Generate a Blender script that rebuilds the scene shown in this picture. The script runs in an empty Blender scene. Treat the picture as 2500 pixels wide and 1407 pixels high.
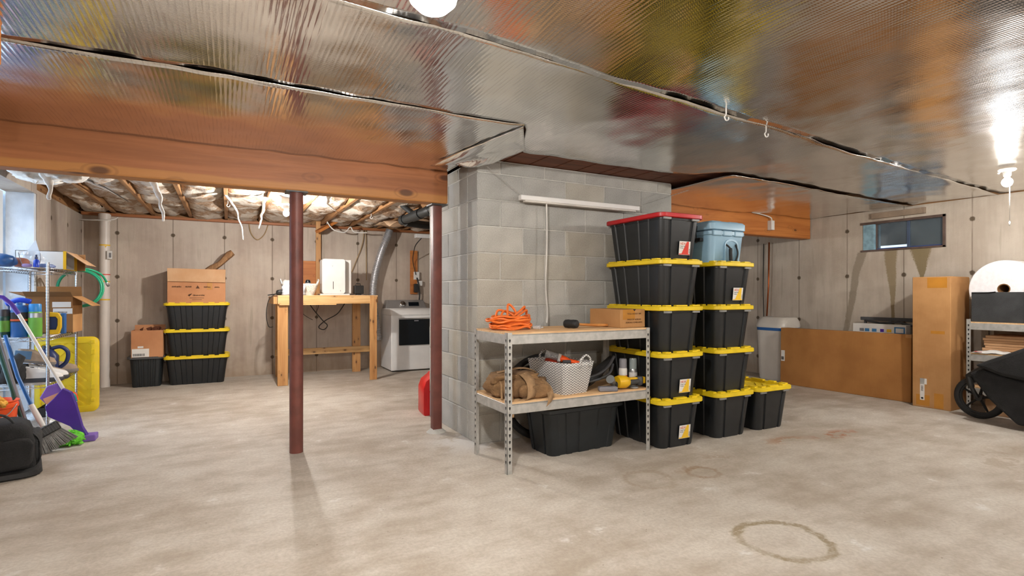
import bpy, bmesh, math, random
from mathutils import Vector, Matrix, noise
random.seed(7)
PI = math.pi
S = bpy.context.scene
C = S.collection

# ------------------------------------------------------------------ camera, world, exposure
cam = bpy.data.cameras.new('camera'); camo = bpy.data.objects.new('camera', cam); C.objects.link(camo)
cam.sensor_fit = 'HORIZONTAL'; cam.sensor_width = 36.0; cam.lens = 36.0 * 1305.0 / 2500.0
cam.shift_y = 16.5 / 2500.0; cam.clip_start = 0.05; cam.clip_end = 200
camo.location = (0, 0, 1.17); camo.rotation_euler = (PI / 2, 0, -math.radians(28.0))
S.camera = camo
w = bpy.data.worlds.new('world'); S.world = w; w.use_nodes = True
bg = w.node_tree.nodes['Background']; bg.inputs[0].default_value = (0.62, 0.79, 1.0, 1); bg.inputs[1].default_value = 2.2
S.view_settings.view_transform = 'Standard'; S.view_settings.look = 'None'
S.view_settings.gamma = 1.0; S.view_settings.use_curve_mapping = False
S.view_settings.exposure = 1.35
S.cycles.use_denoising = True
S.cycles.max_bounces = 6; S.cycles.diffuse_bounces = 4; S.cycles.glossy_bounces = 3; S.cycles.transparent_max_bounces = 6
S.cycles.use_light_tree = False
S.cycles.adaptive_threshold = 0.1
S.cycles.caustics_reflective = True
S.cycles.sample_clamp_indirect = 6.0
LAMP = 44.0           # watts of each bulb
BULB = (1.0, 0.965, 0.92)

def portal(loc, rot, sx, sy):
    l = bpy.data.lights.new('daylight_portal', 'AREA'); l.shape = 'RECTANGLE'; l.size = sx; l.size_y = sy
    l.cycles.is_portal = True
    o = bpy.data.objects.new('daylight_portal', l); C.objects.link(o); o.location = loc; o.rotation_euler = rot
portal((-2.10, 5.85, 1.1), (0, PI / 2, PI), 2.0, 1.7)

# ------------------------------------------------------------------ node helpers
def lin(h):
    h = h.lstrip('#'); out = []
    for i in (0, 2, 4):
        v = int(h[i:i + 2], 16) / 255.0
        out.append(v / 12.92 if v <= 0.04045 else ((v + 0.055) / 1.055) ** 2.4)
    return (*out, 1.0)

class V:
    """small wrapper: arithmetic on shader sockets"""
    def __init__(s, nt, sock): s.nt = nt; s.k = sock
    def op(s, kind, *o):
        n = s.nt.nodes.new('ShaderNodeMath'); n.operation = kind
        for i, x in enumerate((s,) + o):
            if isinstance(x, V): s.nt.links.new(x.k, n.inputs[i])
            else: n.inputs[i].default_value = x
        return V(s.nt, n.outputs[0])
    def __add__(s, o): return s.op('ADD', o)
    def __sub__(s, o): return s.op('SUBTRACT', o)
    def __mul__(s, o): return s.op('MULTIPLY', o)
    def __truediv__(s, o): return s.op('DIVIDE', o)
    def abs(s): return s.op('ABSOLUTE')
    def lt(s, o): return s.op('LESS_THAN', o)
    def gt(s, o): return s.op('GREATER_THAN', o)
    def max(s, o): return s.op('MAXIMUM', o)
    def min(s, o): return s.op('MINIMUM', o)
    def sin(s): return s.op('SINE')
    def pow(s, o): return s.op('POWER', o)
    def ramp(s, a, b, lo=0.0, hi=1.0):
        n = s.nt.nodes.new('ShaderNodeMapRange'); n.interpolation_type = 'SMOOTHSTEP'
        s.nt.links.new(s.k, n.inputs[0])
        for i, x in enumerate((a, b, lo, hi)): n.inputs[i + 1].default_value = x
        return V(s.nt, n.outputs[0])

class Mat:
    def __init__(s, name, rough=0.6, metal=0.0, spec=0.5):
        s.m = bpy.data.materials.new(name); s.m.use_nodes = True; s.nt = s.m.node_tree
        s.b = s.nt.nodes['Principled BSDF']
        s.b.inputs['Roughness'].default_value = rough; s.b.inputs['Metallic'].default_value = metal
        s.b.inputs['Specular IOR Level'].default_value = spec
        s.tc = s.nt.nodes.new('ShaderNodeTexCoord'); s.co = s.tc.outputs['Object']
        s.h = None
    def xyz(s):
        n = s.nt.nodes.new('ShaderNodeSeparateXYZ'); s.nt.links.new(s.co, n.inputs[0])
        return [V(s.nt, o) for o in n.outputs]
    def noise(s, scale, detail=4, rough=0.55, stretch=None, dist=0.0):
        n = s.nt.nodes.new('ShaderNodeTexNoise'); n.inputs['Scale'].default_value = scale
        n.inputs['Detail'].default_value = detail; n.inputs['Roughness'].default_value = rough
        n.inputs['Distortion'].default_value = dist
        if stretch:
            mp = s.nt.nodes.new('ShaderNodeMapping'); mp.inputs['Scale'].default_value = stretch
            s.nt.links.new(s.co, mp.inputs[0]); s.nt.links.new(mp.outputs[0], n.inputs['Vector'])
        else: s.nt.links.new(s.co, n.inputs['Vector'])
        return V(s.nt, n.outputs['Fac'])
    def voro(s, scale, feat='F1', stretch=None):
        n = s.nt.nodes.new('ShaderNodeTexVoronoi'); n.feature = feat; n.inputs['Scale'].default_value = scale
        if stretch:
            mp = s.nt.nodes.new('ShaderNodeMapping'); mp.inputs['Scale'].default_value = stretch
            s.nt.links.new(s.co, mp.inputs[0]); s.nt.links.new(mp.outputs[0], n.inputs['Vector'])
        else: s.nt.links.new(s.co, n.inputs['Vector'])
        return V(s.nt, n.outputs['Distance'])
    def mix(s, fac, a, b):
        n = s.nt.nodes.new('ShaderNodeMix'); n.data_type = 'RGBA'
        def put(x, i):
            if isinstance(x, V): s.nt.links.new(x.k, n.inputs[i])
            elif isinstance(x, str): n.inputs[i].default_value = lin(x)
            elif isinstance(x, tuple): n.inputs[i].default_value = x if len(x) == 4 else (*x, 1)
            else: n.inputs[i].default_value = x
        put(fac, 0); put(a, 6); put(b, 7)
        return V(s.nt, n.outputs[2])
    def color(s, c):
        if isinstance(c, V): s.nt.links.new(c.k, s.b.inputs['Base Color'])
        else: s.b.inputs['Base Color'].default_value = lin(c) if isinstance(c, str) else c
        return s
    def rough(s, r): s.nt.links.new(r.k, s.b.inputs['Roughness']); return s
    def bump(s, h, dist=0.01, strength=1.0):
        n = s.nt.nodes.new('ShaderNodeBump'); n.inputs['Distance'].default_value = dist
        n.inputs['Strength'].default_value = strength
        s.nt.links.new(h.k, n.inputs['Height']); s.nt.links.new(n.outputs[0], s.b.inputs['Normal'])
        return s

def simple(name, col, rough=0.6, metal=0.0, var=0.12, vs=6.0, bump=0.0, bs=80.0, spec=0.5):
    m = Mat(name, rough, metal, spec)
    base = lin(col) if isinstance(col, str) else col
    if var:
        n = m.noise(vs, 2)
        lo = tuple(x * (1 - var) for x in base[:3]); hi = tuple(min(1, x * (1 + var)) for x in base[:3])
        m.color(m.mix(n.ramp(0.3, 0.7), lo, hi))
    else: m.color(base)
    if bump: m.bump(m.noise(bs, 1), bump)
    return m.m

def wood(name, c1, c2, axis=0, scale=1.0, rough=0.55, knots=True, dark=None, pale=None, ks=5.5):
    m = Mat(name, rough)
    st = [14 * scale, 14 * scale, 14 * scale]; st[axis] = 1.1 * scale
    g = m.noise(1.0, 4, 0.6, tuple(st), 1.2)
    st2 = [90 * scale, 90 * scale, 90 * scale]; st2[axis] = 3.0 * scale
    g2 = m.noise(1.0, 1, 0.5, tuple(st2))
    fac = (g * 0.75 + g2 * 0.25).ramp(0.34, 0.66)
    c = m.mix(fac, c1, c2)
    if pale:
        x, y, z = m.xyz(); c = m.mix((z + (g - 0.5) * 0.10).ramp(pale[0] - 0.012, pale[0] + 0.012, 0.75, 0.0), c, pale[1])
    if knots:
        st3 = [ks] * 3; st3[axis] = ks * 0.47
        k = m.voro(1.0, 'F1', tuple(st3))
        c = m.mix(k.ramp(0.10, 0.20, 0.85, 0.0), c, dark or '#4a2812')
        c = m.mix(((k - 0.24).abs()).ramp(0.01, 0.035, 0.25, 0.0), c, dark or '#5a3216')
    m.color(c); m.bump(g2, 0.002, 0.6)
    return m.m

# ------------------------------------------------------------------ mesh helpers
class MB:
    def __init__(s): s.v = []; s.f = []
    def add(s, vs, fs, M=None):
        o = len(s.v)
        s.v += [tuple(M @ Vector(p)) for p in vs] if M else [tuple(p) for p in vs]
        s.f += [tuple(i + o for i in f) for f in fs]; return s
    def box(s, x0, x1, y0, y1, z0, z1, M=None):
        vs = [(x0, y0, z0), (x1, y0, z0), (x1, y1, z0), (x0, y1, z0), (x0, y0, z1), (x1, y0, z1), (x1, y1, z1), (x0, y1, z1)]
        return s.add(vs, [(0, 3, 2, 1), (4, 5, 6, 7), (0, 1, 5, 4), (1, 2, 6, 5), (2, 3, 7, 6), (3, 0, 4, 7)], M)
    def cbox(s, c, d, M=None):
        return s.box(c[0] - d[0] / 2, c[0] + d[0] / 2, c[1] - d[1] / 2, c[1] + d[1] / 2, c[2] - d[2] / 2, c[2] + d[2] / 2, M)
    def loft(s, rings, cap0=True, cap1=True, closed=True, M=None):
        n = len(rings[0]); vs = [p for r in rings for p in r]; fs = []
        for k in range(len(rings) - 1):
            for i in range(n if closed else n - 1):
                j = (i + 1) % n
                fs.append((k * n + i, k * n + j, (k + 1) * n + j, (k + 1) * n + i))
        if cap0: fs.append(tuple(range(n - 1, -1, -1)))
        if cap1: fs.append(tuple((len(rings) - 1) * n + i for i in range(n)))
        return s.add(vs, fs, M)
    def lathe(s, prof, seg=20, M=None, cap=True):
        rings = [[(r * math.cos(2 * PI * i / seg), r * math.sin(2 * PI * i / seg), z) for i in range(seg)] for r, z in prof]
        return s.loft(rings, cap, cap, True, M)
    def cyl(s, a, b, r, seg=12, r2=None):
        return s.tube([a, b], [r, r2 if r2 is not None else r], seg)
    def tube(s, pts, r, seg=8, closed=False, flat=None):
        pts = [Vector(p) for p in pts]; n = len(pts)
        rs = r if isinstance(r, (list, tuple)) else [r] * n
        up = None; rings = []
        for i, p in enumerate(pts):
            if closed: t = pts[(i + 1) % n] - pts[i - 1]
            else: t = pts[min(i + 1, n - 1)] - pts[max(i - 1, 0)]
            if t.length < 1e-9: t = Vector((0, 0, 1))
            t.normalize()
            if up is None:
                up = Vector((0, 0, 1)) if abs(t.z) < 0.9 else Vector((0, 1, 0))
            a = t.cross(up)
            if a.length < 1e-6: a = t.cross(Vector((1, 0, 0)))
            a.normalize(); b = a.cross(t).normalized(); up = b
            e = flat or 1.0
            rings.append([tuple(p + (a * math.cos(2 * PI * k / seg) + b * math.sin(2 * PI * k / seg) * e) * rs[i]) for k in range(seg)])
        if closed: rings.append(rings[0]); return s.loft(rings, False, False)
        return s.loft(rings)
    def prism(s, poly, z0, z1, M=None):
        return s.loft([[(x, y, z0) for x, y in poly], [(x, y, z1) for x, y in poly]], M=M)
    def grid(s, fn, nu, nv):
        vs = [fn(i / nu, j / nv) for j in range(nv + 1) for i in range(nu + 1)]
        fs = [(j * (nu + 1) + i, j * (nu + 1) + i + 1, (j + 1) * (nu + 1) + i + 1, (j + 1) * (nu + 1) + i) for j in range(nv) for i in range(nu)]
        return s.add(vs, fs)
    def build(s, name, mat, parent=None, smooth=None, bevel=0, seg=2, solid=0, sub=0, loc=None):
        me = bpy.data.meshes.new(name); me.from_pydata(s.v, [], s.f); me.update()
        bm = bmesh.new(); bm.from_mesh(me); bmesh.ops.recalc_face_normals(bm, faces=bm.faces); bm.to_mesh(me); bm.free()
        if mat: me.materials.append(mat)
        o = bpy.data.objects.new(name, me); C.objects.link(o)
        if parent: o.parent = parent
        if loc: o.location = loc
        if smooth is not None:
            me.polygons.foreach_set('use_smooth', [True] * len(me.polygons))
            if smooth < 180: me.set_sharp_from_angle(angle=math.radians(smooth))
        if solid:
            m = o.modifiers.new('thickness', 'SOLIDIFY'); m.thickness = solid; m.offset = 0
        if bevel:
            m = o.modifiers.new('bevel', 'BEVEL'); m.width = bevel; m.segments = seg; m.limit_method = 'ANGLE'; m.angle_limit = math.radians(40)
        if sub:
            m = o.modifiers.new('subdivision', 'SUBSURF'); m.levels = sub; m.render_levels = sub
        return o

def tag(o, label=None, cat=None, group=None, kind=None):
    if label: o['label'] = label
    if cat: o['category'] = cat
    if group: o['group'] = group
    if kind: o['kind'] = kind
    return o
def thing(name, label, cat, loc=(0, 0, 0), rz=0, group=None, rot=None):
    o = bpy.data.objects.new(name, None); C.objects.link(o); o.location = loc
    o.rotation_euler = rot or (0, 0, rz); o.empty_display_size = 0.1
    return tag(o, label, cat, group)
def struct(o): o['kind'] = 'structure'; return o
def dup(root, loc, rz=None, label=None, group=None):
    r = root.copy(); C.objects.link(r); r.location = loc
    if rz is not None: r.rotation_euler = (0, 0, rz)
    if label: r['label'] = label
    if group: r['group'] = group
    for ch in list(root.children):
        c = ch.copy(); C.objects.link(c); c.parent = r
        for g in list(ch.children):
            d = g.copy(); C.objects.link(d); d.parent = c
    return r
def text(name, body, size, M, mat, parent, align='LEFT', sx=1.0):
    cu = bpy.data.curves.new(name, 'FONT'); cu.body = body; cu.size = size; cu.align_x = align; cu.extrude = 0.0004
    cu.resolution_u = 2
    t = bpy.data.objects.new(name, cu); C.objects.link(t)
    dg = bpy.context.evaluated_depsgraph_get(); dg.update()
    me = bpy.data.meshes.new_from_object(t.evaluated_get(dg)); bpy.data.objects.remove(t)
    me.transform(M @ Matrix.Diagonal((sx, 1, 1, 1))); me.materials.clear(); me.materials.append(mat)
    o = bpy.data.objects.new(name, me); C.objects.link(o); o.parent = parent
    return o
def face_y(x, y, z):      # text plane facing -Y, reading along +X
    return Matrix.Translation((x, y, z)) @ Matrix.Rotation(PI / 2, 4, 'X')
def face_x(x, y, z):      # text plane facing -X, reading along -Y
    return Matrix.Translation((x, y, z)) @ Matrix.Rotation(-PI / 2, 4, 'Z') @ Matrix.Rotation(PI / 2, 4, 'X')
def nz(p, s=1.0, seed=0.0): return noise.noise(Vector((p[0] * s + seed, p[1] * s + seed * 1.7, p[2] * s - seed)))
def rrect(w, d, r, n=4, cx=0, cy=0):
    out = []
    for sx, sy, a0 in ((1, 1, 0), (-1, 1, PI / 2), (-1, -1, PI), (1, -1, 1.5 * PI)):
        for k in range(n + 1):
            a = a0 + k * PI / 2 / n
            out.append((cx + sx * (w / 2 - r) + r * math.cos(a), cy + sy * (d / 2 - r) + r * math.sin(a)))
    return out
def blob(name, size, mat, parent=None, amp=0.15, fs=6.0, seed=0.0, e=0.7, nu=28, nv=16, loc=None, flat0=True):
    """cloth-like lump: super-ellipsoid standing on z = 0, crumpled with noise"""
    mb = MB(); a, b, c = size[0] / 2, size[1] / 2, size[2]
    def sp(v, p): return math.copysign(abs(v) ** p, v)
    rings = []
    for j in range(nv + 1):
        ph = -PI / 2 + PI * j / nv; ring = []
        for i in range(nu):
            th = 2 * PI * i / nu
            p = Vector((a * sp(math.cos(ph), e) * sp(math.cos(th), e), b * sp(math.cos(ph), e) * sp(math.sin(th), e), c / 2 + c / 2 * sp(math.sin(ph), e)))
            k = 1 + amp * nz(p, fs, seed) + amp * 0.5 * nz(p, fs * 2.7, seed + 3)
            q = Vector((p.x * k, p.y * k, c / 2 + (p.z - c / 2) * k))
            if flat0: q.z = max(q.z, 0.0)
            ring.append(tuple(q))
        rings.append(ring)
    mb.loft(rings)
    return mb.build(name, mat, parent, smooth=180, loc=loc)

# ------------------------------------------------------------------ materials
def floor_mat():
    m = Mat('floor concrete', 0.62, spec=0.35); x, y, z = m.xyz()
    big = m.noise(0.9, 2, 0.6); mid = m.noise(4.5, 4, 0.65); fine = m.noise(55, 2, 0.6); streak = m.noise(1.0, 3, 0.6, (2.2, 7.0, 1))
    c = m.mix((big * 0.45 + mid * 0.35 + streak * 0.3).ramp(0.40, 0.68), '#a5998a', '#c9c2b7')
    c = m.mix(mid.ramp(0.62, 0.74), c, '#d6d3cd')
    c = m.mix((streak * mid).ramp(0.36, 0.52, 0.0, 0.45), c, '#9a8468')
    c = m.mix(fine.ramp(0.3, 0.7, 0.0, 0.30), c, '#8b8072')
    wob = (mid - 0.5) * 0.16
    def ring(cx, cy, r0, r1, col, amt, c):
        d = ((x - cx).pow(2) + (y - cy).pow(2)).op('SQRT') + wob
        rr = (r0 + r1) / 2; hw = (r1 - r0) / 2
        k = ((d - rr).abs() / hw).ramp(0.35, 1.25, amt, 0.0) * fine.ramp(0.2, 0.6, 0.5, 1.0) * streak.ramp(0.35, 0.6, 0.45, 1.0)
        return m.mix(k, c, col)
    c = ring(2.34, 1.645, 0.175, 0.235, '#857454', 0.85, c)
    c = ring(2.36, 2.575, 0.125, 0.175, '#948067', 0.45, c)
    c = ring(2.76, 2.52, 0.075, 0.125, '#8a6a44', 0.6, c)
    def patch(cx, cy, rx, ry, col, amt, c, thr=0.5):
        d = (((x - cx) / rx).pow(2) + ((y - cy) / ry).pow(2)).op('SQRT')
        k = d.ramp(0.2, 1.0, 1.0, 0.0) * mid.ramp(thr, thr + 0.08) * amt
        return m.mix(k, c, col)
    c = patch(4.5, 2.68, 0.42, 0.14, '#9c5a2c', 0.8, c, 0.47)
    c = patch(3.95, 2.78, 0.35, 0.12, '#9c6a3c', 0.6, c, 0.5)
    c = patch(2.9, 2.65, 0.55, 0.25, '#8a6a48', 0.55, c, 0.52)
    c = patch(5.0, 1.7, 1.0, 0.35, '#8f7c66', 0.5, c, 0.5)
    c = patch(-0.3, 2.3, 0.8, 0.5, '#967c60', 0.55, c, 0.47)
    c = patch(1.75, 3.95, 0.5, 0.5, '#d8d8d8', 0.6, c, 0.4)
    sp = m.voro(9, 'F1'); c = m.mix(sp.ramp(0.02, 0.05, 0.7, 0.0), c, '#6d5c48')
    m.color(c); m.bump(fine, 0.003, 0.7)
    return m.m

def wall_mat(name, axis, lines, c1='#ae9f92', c2='#c4b8aa', stains=False, warm=0.0):
    m = Mat(name, 0.8, spec=0.25); x, y, z = m.xyz(); a = x if axis == 'x' else y
    st = (3.0, 3.0, 0.7)
    n1 = m.noise(1.6, 4, 0.65); n2 = m.noise(1.0, 3, 0.6, (11, 11, 1.0)); n3 = m.noise(70, 1)
    c = m.mix((n1 * 0.6 + n2 * 0.4).ramp(0.36, 0.64), c1, c2)
    c = m.mix(n2.ramp(0.58, 0.72, 0, 0.35), c, '#8a7c6a')
    pit = m.voro(38, 'F1'); c = m.mix(pit.ramp(0.05, 0.10, 0.55, 0.0) * n1.ramp(0.45, 0.6), c, '#6d6050')
    c = m.mix((z + (n1 - 0.5) * 0.7).ramp(0.0, 0.45, 0.42, 0.0), c, '#8a6f4e')
    wz = (((z - 0.83) / 0.575 + 0.5).op('FRACT') - 0.5) * 0.575       # distance to the nearest row of form ties
    d = ((((a - lines[0]) / lines[1] + 0.5).op('FRACT') - 0.5) * lines[1] + (n2 - 0.5) * 0.012).abs()
    seam = d.ramp(0.003, 0.009, 0.6, 0.0)
    hole = ((d.pow(2.0) + wz * wz).op('SQRT') + (n3 - 0.5) * 0.015).ramp(0.018, 0.032, 0.9, 0.0)
    c = m.mix(seam * n1.ramp(0.3, 0.5, 0.45, 1.0), c, '#5d4f40'); c = m.mix(hole, c, '#4f4232')
    if stains:
        def run(c, p0, p1, z0, z1, w0, w1, col, amt):
            t = (z - z0) / (z1 - z0); ctr = t * (p1 - p0) + p0; ww = t * (w1 - w0) + w0
            d = (a - ctr + (n1 - 0.5) * 0.09).abs() / ww + (n3 - 0.5) * 0.5
            k = d.ramp(0.75, 1.1, amt, 0.0) * t.gt(0.0) * t.lt(1.0)
            return m.mix(k, c, col)
        c = run(c, 3.84, 3.93, 1.70, 1.38, 0.06, 0.05, '#8f8474', 0.9)
        c = run(c, 3.93, 4.05, 1.38, 0.62, 0.05, 0.035, '#8f8474', 0.9)
        c = run(c, 3.52, 3.50, 1.70, 1.05, 0.075, 0.02, '#857350', 0.75)
        c = run(c, 3.50, 3.48, 1.05, 0.6, 0.02, 0.015, '#7a6742', 0.8)
        c = run(c, 3.20, 3.20, 1.71, 1.36, 0.12, 0.015, '#7a6b48', 0.85)
    m.color(c); m.bump(n3, 0.003, 0.7)
    return m.m

def foil_mat():
    m = Mat('foil bubble insulation', 0.14, 1.0); x, y, z = m.xyz()
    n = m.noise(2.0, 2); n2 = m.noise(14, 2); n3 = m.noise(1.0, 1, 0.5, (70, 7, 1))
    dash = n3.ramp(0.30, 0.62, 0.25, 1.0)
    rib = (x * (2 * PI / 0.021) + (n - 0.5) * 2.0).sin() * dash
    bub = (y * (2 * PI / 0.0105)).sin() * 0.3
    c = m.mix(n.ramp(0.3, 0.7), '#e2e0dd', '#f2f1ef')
    c = m.mix(rib.ramp(0.35, 1.0, 0.0, 0.26), c, '#8f8b86')  # dark bands painted along the ribs stand in for relief shading
    m.color(c); m.rough(n.ramp(0.3, 0.7, 0.09, 0.16))
    m.bump(rib + bub + n2 * 1.2, 0.00024, 0.8)
    return m.m

MF = floor_mat()
MWB = wall_mat('back wall concrete', 'x', (-0.04, 0.618))
MWR = wall_mat('right wall concrete', 'y', (3.376, 0.652), '#ada193', '#c0b6a8', True)
MWL = wall_mat('left wall concrete', 'y', (7.25, 0.65), '#a1948a', '#b4a99c')
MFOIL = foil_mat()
MBLOCK = []
for i, (a, b) in enumerate((('#9b9a95', '#b3b2ad'), ('#a3a19a', '#b9b7b0'), ('#959590', '#aaa9a5'), ('#a09c92', '#b5b1a6'))):
    m = Mat('concrete block %s' % 'abcd'[i], 0.85, spec=0.2)
    n = m.noise(3.0, 2, 0.6); f = m.noise(120, 1, 0.7); pit = m.voro(60)
    c = m.mix((n * 0.6 + f * 0.4).ramp(0.35, 0.65), a, b); c = m.mix(pit.ramp(0.06, 0.14, 0.5, 0.0), c, '#75726a')
    m.color(c); m.bump(f, 0.003, 0.8); MBLOCK.append(m.m)
MMORTAR = simple('mortar', '#b9b8b2', 0.9, bump=0.004)
MBEAM = wood('beam timber', '#85502a', '#9c6138', 0, 0.55, pale=(1.995, '#b07a40'))
MBEAM2 = wood('orange beam timber', '#a8622a', '#c27c3c', 0, 0.6, ks=8)
MJOIST = wood('joist timber', '#7f5832', '#a0744a', 1, 1.0, 0.7, ks=11)
MPLANK = wood('brown ceiling board', '#5a3322', '#7d4a30', 0, 1.0, 0.7, False)
MPINE = wood('bench pine', '#b07c48', '#c99860', 2, 1.0, 0.55, ks=13)
MPINEX = wood('bench pine lengthwise', '#bd9058', '#d6ae78', 0, 1.0, 0.55, ks=13)
MOAK = wood('mallet handle wood', '#b4702f', '#cf9250', 0, 3.0, 0.5, False)
MPLY = wood('particle board', '#c49a6c', '#dcb88c', 0, 2.0, 0.7, False)
MSUB = wood('subfloor wood', '#5f452e', '#7d5f42', 0, 1.0, 0.8, False)
MPOST = simple('red oxide steel', '#6a3a31', 0.5, 0.0, 0.18, 9, 0.001, 60)
MBLK = simple('black tote plastic', '#1a1d20', 0.42, 0, 0.10, 14)
MBLK2 = simple('dark tote plastic', '#191e21', 0.5, 0, 0.1, 14)
MYEL = simple('yellow plastic', '#e2c41c', 0.4, 0, 0.07, 6)
MRED = simple('red plastic', '#b3161c', 0.4, 0, 0.08, 6)
MGREY = simple('grey plastic lid', '#4c4c4d', 0.5, 0, 0.1)
MLATCH = simple('grey latch plastic', '#8a8c8c', 0.5)
MWHITE = simple('white enamel', '#dedddb', 0.32, 0, 0.03)
MWPL = simple('white plastic', '#d8d6d2', 0.4, 0, 0.04)
MPVC = simple('white pipe plastic', '#d2cac2', 0.4, 0, 0.05, 3)
MABS = simple('black pipe plastic', '#232525', 0.42, 0, 0.1)
MRUB = simple('black rubber', '#19191a', 0.65, 0, 0.15, 12, 0.001)
MFAB = simple('black fabric', '#1b1b1c', 0.92, 0, 0.25, 10, 0.003, 130)
MFAB2 = simple('charcoal fabric', '#313233', 0.9, 0, 0.2, 8, 0.003, 160)
MGALV = simple('galvanised steel', '#b3b2ae', 0.45, 0.45, 0.12, 20, 0.0006, 60)
MCHROME = simple('chrome wire', '#c8c8ca', 0.2, 1.0, 0.05)
MDUCT = simple('silver duct foil', '#d2d2d4', 0.32, 0.75, 0.05)
def card(name, a, b):
    m = Mat(name, 0.8, spec=0.2); n = m.noise(3, 5); f = m.noise(1.0, 2, 0.5, (160, 160, 6))
    m.color(m.mix((n * 0.88 + f * 0.12).ramp(0.3, 0.7), a, b)); m.bump(f, 0.0004, 0.3); return m.m
MCARD = card('cardboard', '#a5784c', '#b98c5c')
MCARD2 = card('orange cardboard', '#99693a', '#aa7844')
MCARD3 = card('tan cardboard', '#b98f68', '#c9a480')
MCARD4 = card('pinkish cardboard', '#b07a55', '#c28c64')
MCARDIN = card('cardboard inside', '#6d4c2d', '#83603c')
MTAPE = simple('brown packing tape', '#b57c30', 0.25, 0, 0.08)
MPAPER = simple('white label paper', '#dcdad6', 0.7, 0, 0.03)
MINK = simple('black ink', '#1c1a18', 0.7, 0, 0)
MBRINK = simple('brown print ink', '#4a2c12', 0.8, 0, 0)
MORINK = simple('orange red ink', '#d0582a', 0.7, 0, 0)
MYINK = simple('yellow ink', '#e8bc28', 0.7, 0, 0)
MRINK = simple('red ink', '#cf3a2c', 0.7, 0, 0)
MGINK = simple('grey ink', '#77777a', 0.7, 0, 0)
MBINK = simple('blue ink', '#3d78a8', 0.7, 0, 0)
MBLUECOOL = simple('pale blue cooler plastic', '#86a9c0', 0.42, 0, 0.05, 8)
MBLUE = simple('bright blue plastic', '#1c5a9c', 0.4, 0, 0.06)
MDKBLUE = simple('dark blue plastic', '#1c2c58', 0.45)
MCOB = simple('cobalt plastic', '#1a3fb4', 0.3)
MGREENHOSE = simple('green hose rubber', '#1c9a70', 0.4, 0, 0.06)
MORANGE = simple('orange cord rubber', '#dc6a22', 0.45, 0, 0.10, 12)
MORPL = simple('orange plastic', '#e8541a', 0.4, 0, 0.06)
MGLOVE = simple('yellow leather', '#d9a038', 0.8, 0, 0.2, 12, 0.004, 70)
MPURP = simple('purple plastic', '#4a2a92', 0.4, 0, 0.08)
MLILAC = simple('lilac plastic', '#7a5ab0', 0.45)
MLIME = simple('lime microfibre', '#6cc83a', 0.95, 0, 0.2, 30)
MBRIS = simple('grey bristle', '#8b8a88', 0.8, 0, 0.15, 40)
MDKGREEN = simple('dark green metal', '#1c4a40', 0.4)
MCOPPER = simple('orange copper pipe', '#a4562c', 0.35, 0.7, 0.1)
MFIRE = simple('bright red metal', '#c4161a', 0.3)
MCAN = simple('silver can metal', '#b9bbbd', 0.3, 0.8)
MLGREEN = simple('leaf green label', '#6aa83c', 0.5)
MCANVAS = simple('brown canvas', '#7a5c3c', 0.95, 0, 0.22, 12, 0.004, 120)
MSTRAP = simple('brown webbing strap', '#8f7150', 0.9, 0, 0.12, 20, 0.002, 160)
MTOOLY = simple('tool yellow plastic', '#e0b012', 0.4)
MDKGL = simple('dark glass', '#10161c', 0.12, 0, 0)
MDGREY = simple('dark grey plastic', '#3b3b3d', 0.5)
MMGREY = simple('mid grey plastic', '#7c7a80', 0.5)
MWIRE = simple('white cable sheath', '#cfccc6', 0.5)
MTANW = simple('tan cable sheath', '#a58a62', 0.6)
MDARKW = simple('black cable sheath', '#1c1b1a', 0.5)
MFOAM = simple('white foam', '#e2e0e2', 0.8, 0, 0.04, 30, 0.003, 120)
MSOFT = simple('softener beige plastic', '#cfc9c0', 0.42, 0, 0.03)
MPAINTW = simple('white painted concrete', '#ccd3da', 0.75, 0, 0.12, 5, 0.004, 40)
MBLUEPAINT = simple('flaking blue paint', '#7fa0ae', 0.7, 0, 0.2, 16)
MBROWNST = simple('brown steel frame', '#5b4a42', 0.5, 0, 0.2, 12)
def insul():
    m = Mat('fibreglass insulation', 0.95, spec=0.1)
    n = m.noise(3.6, 4, 0.6); f = m.noise(26, 3, 0.7)
    c = m.mix(n.ramp(0.47, 0.53), '#c2b7aa', '#97795d'); c = m.mix(f.ramp(0.35, 0.65, 0.0, 0.35), c, '#d6cdc2')
    m.color(c); m.bump(f, 0.012, 0.8); return m.m
MINS = insul()
MSHRED = simple('torn insulation', '#e3ded6', 0.95, 0, 0.1, 20, 0.004, 60)
MKRAFT = simple('kraft paper facing', '#b49474', 0.8, 0, 0.12, 8, 0.003, 30)
def emit(name, col, st):
    m = bpy.data.materials.new(name); m.use_nodes = True; nt = m.node_tree
    b = nt.nodes['Principled BSDF']; b.inputs['Base Color'].default_value = (*col, 1)
    m.cycles.emission_sampling = 'NONE'
    b.inputs['Emission Color'].default_value = (*col, 1); b.inputs['Emission Strength'].default_value = st
    return m
MGLOW = emit('lit bulb', (1.0, 0.95, 0.88), 14.0)
def clear(name, col, rough=0.05, alpha=0.35):
    m = Mat(name, rough); m.color(col); m.b.inputs['Alpha'].default_value = alpha; return m.m
MCLEAR = clear('clear plastic', '#c8ccd0', 0.1, 0.35)
MBAGW = clear('thin white plastic film', '#dfe6ee', 0.25, 0.75)
def weave():
    m = Mat('grey and white woven strips', 0.55); x, y, z = m.xyz()
    u = (x - y); p = 0.034
    tri = ((u / p).op('FRACT') - 0.5).abs() * 2.0
    v = (z / 0.0185 + tri * 0.9).op('FRACT')
    m.color(m.mix(v.gt(0.5), '#77767a', '#dcdad4')); m.bump(v.ramp(0.0, 0.2) * tri, 0.003, 0.6); return m.m
MWEAVE = weave()

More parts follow.
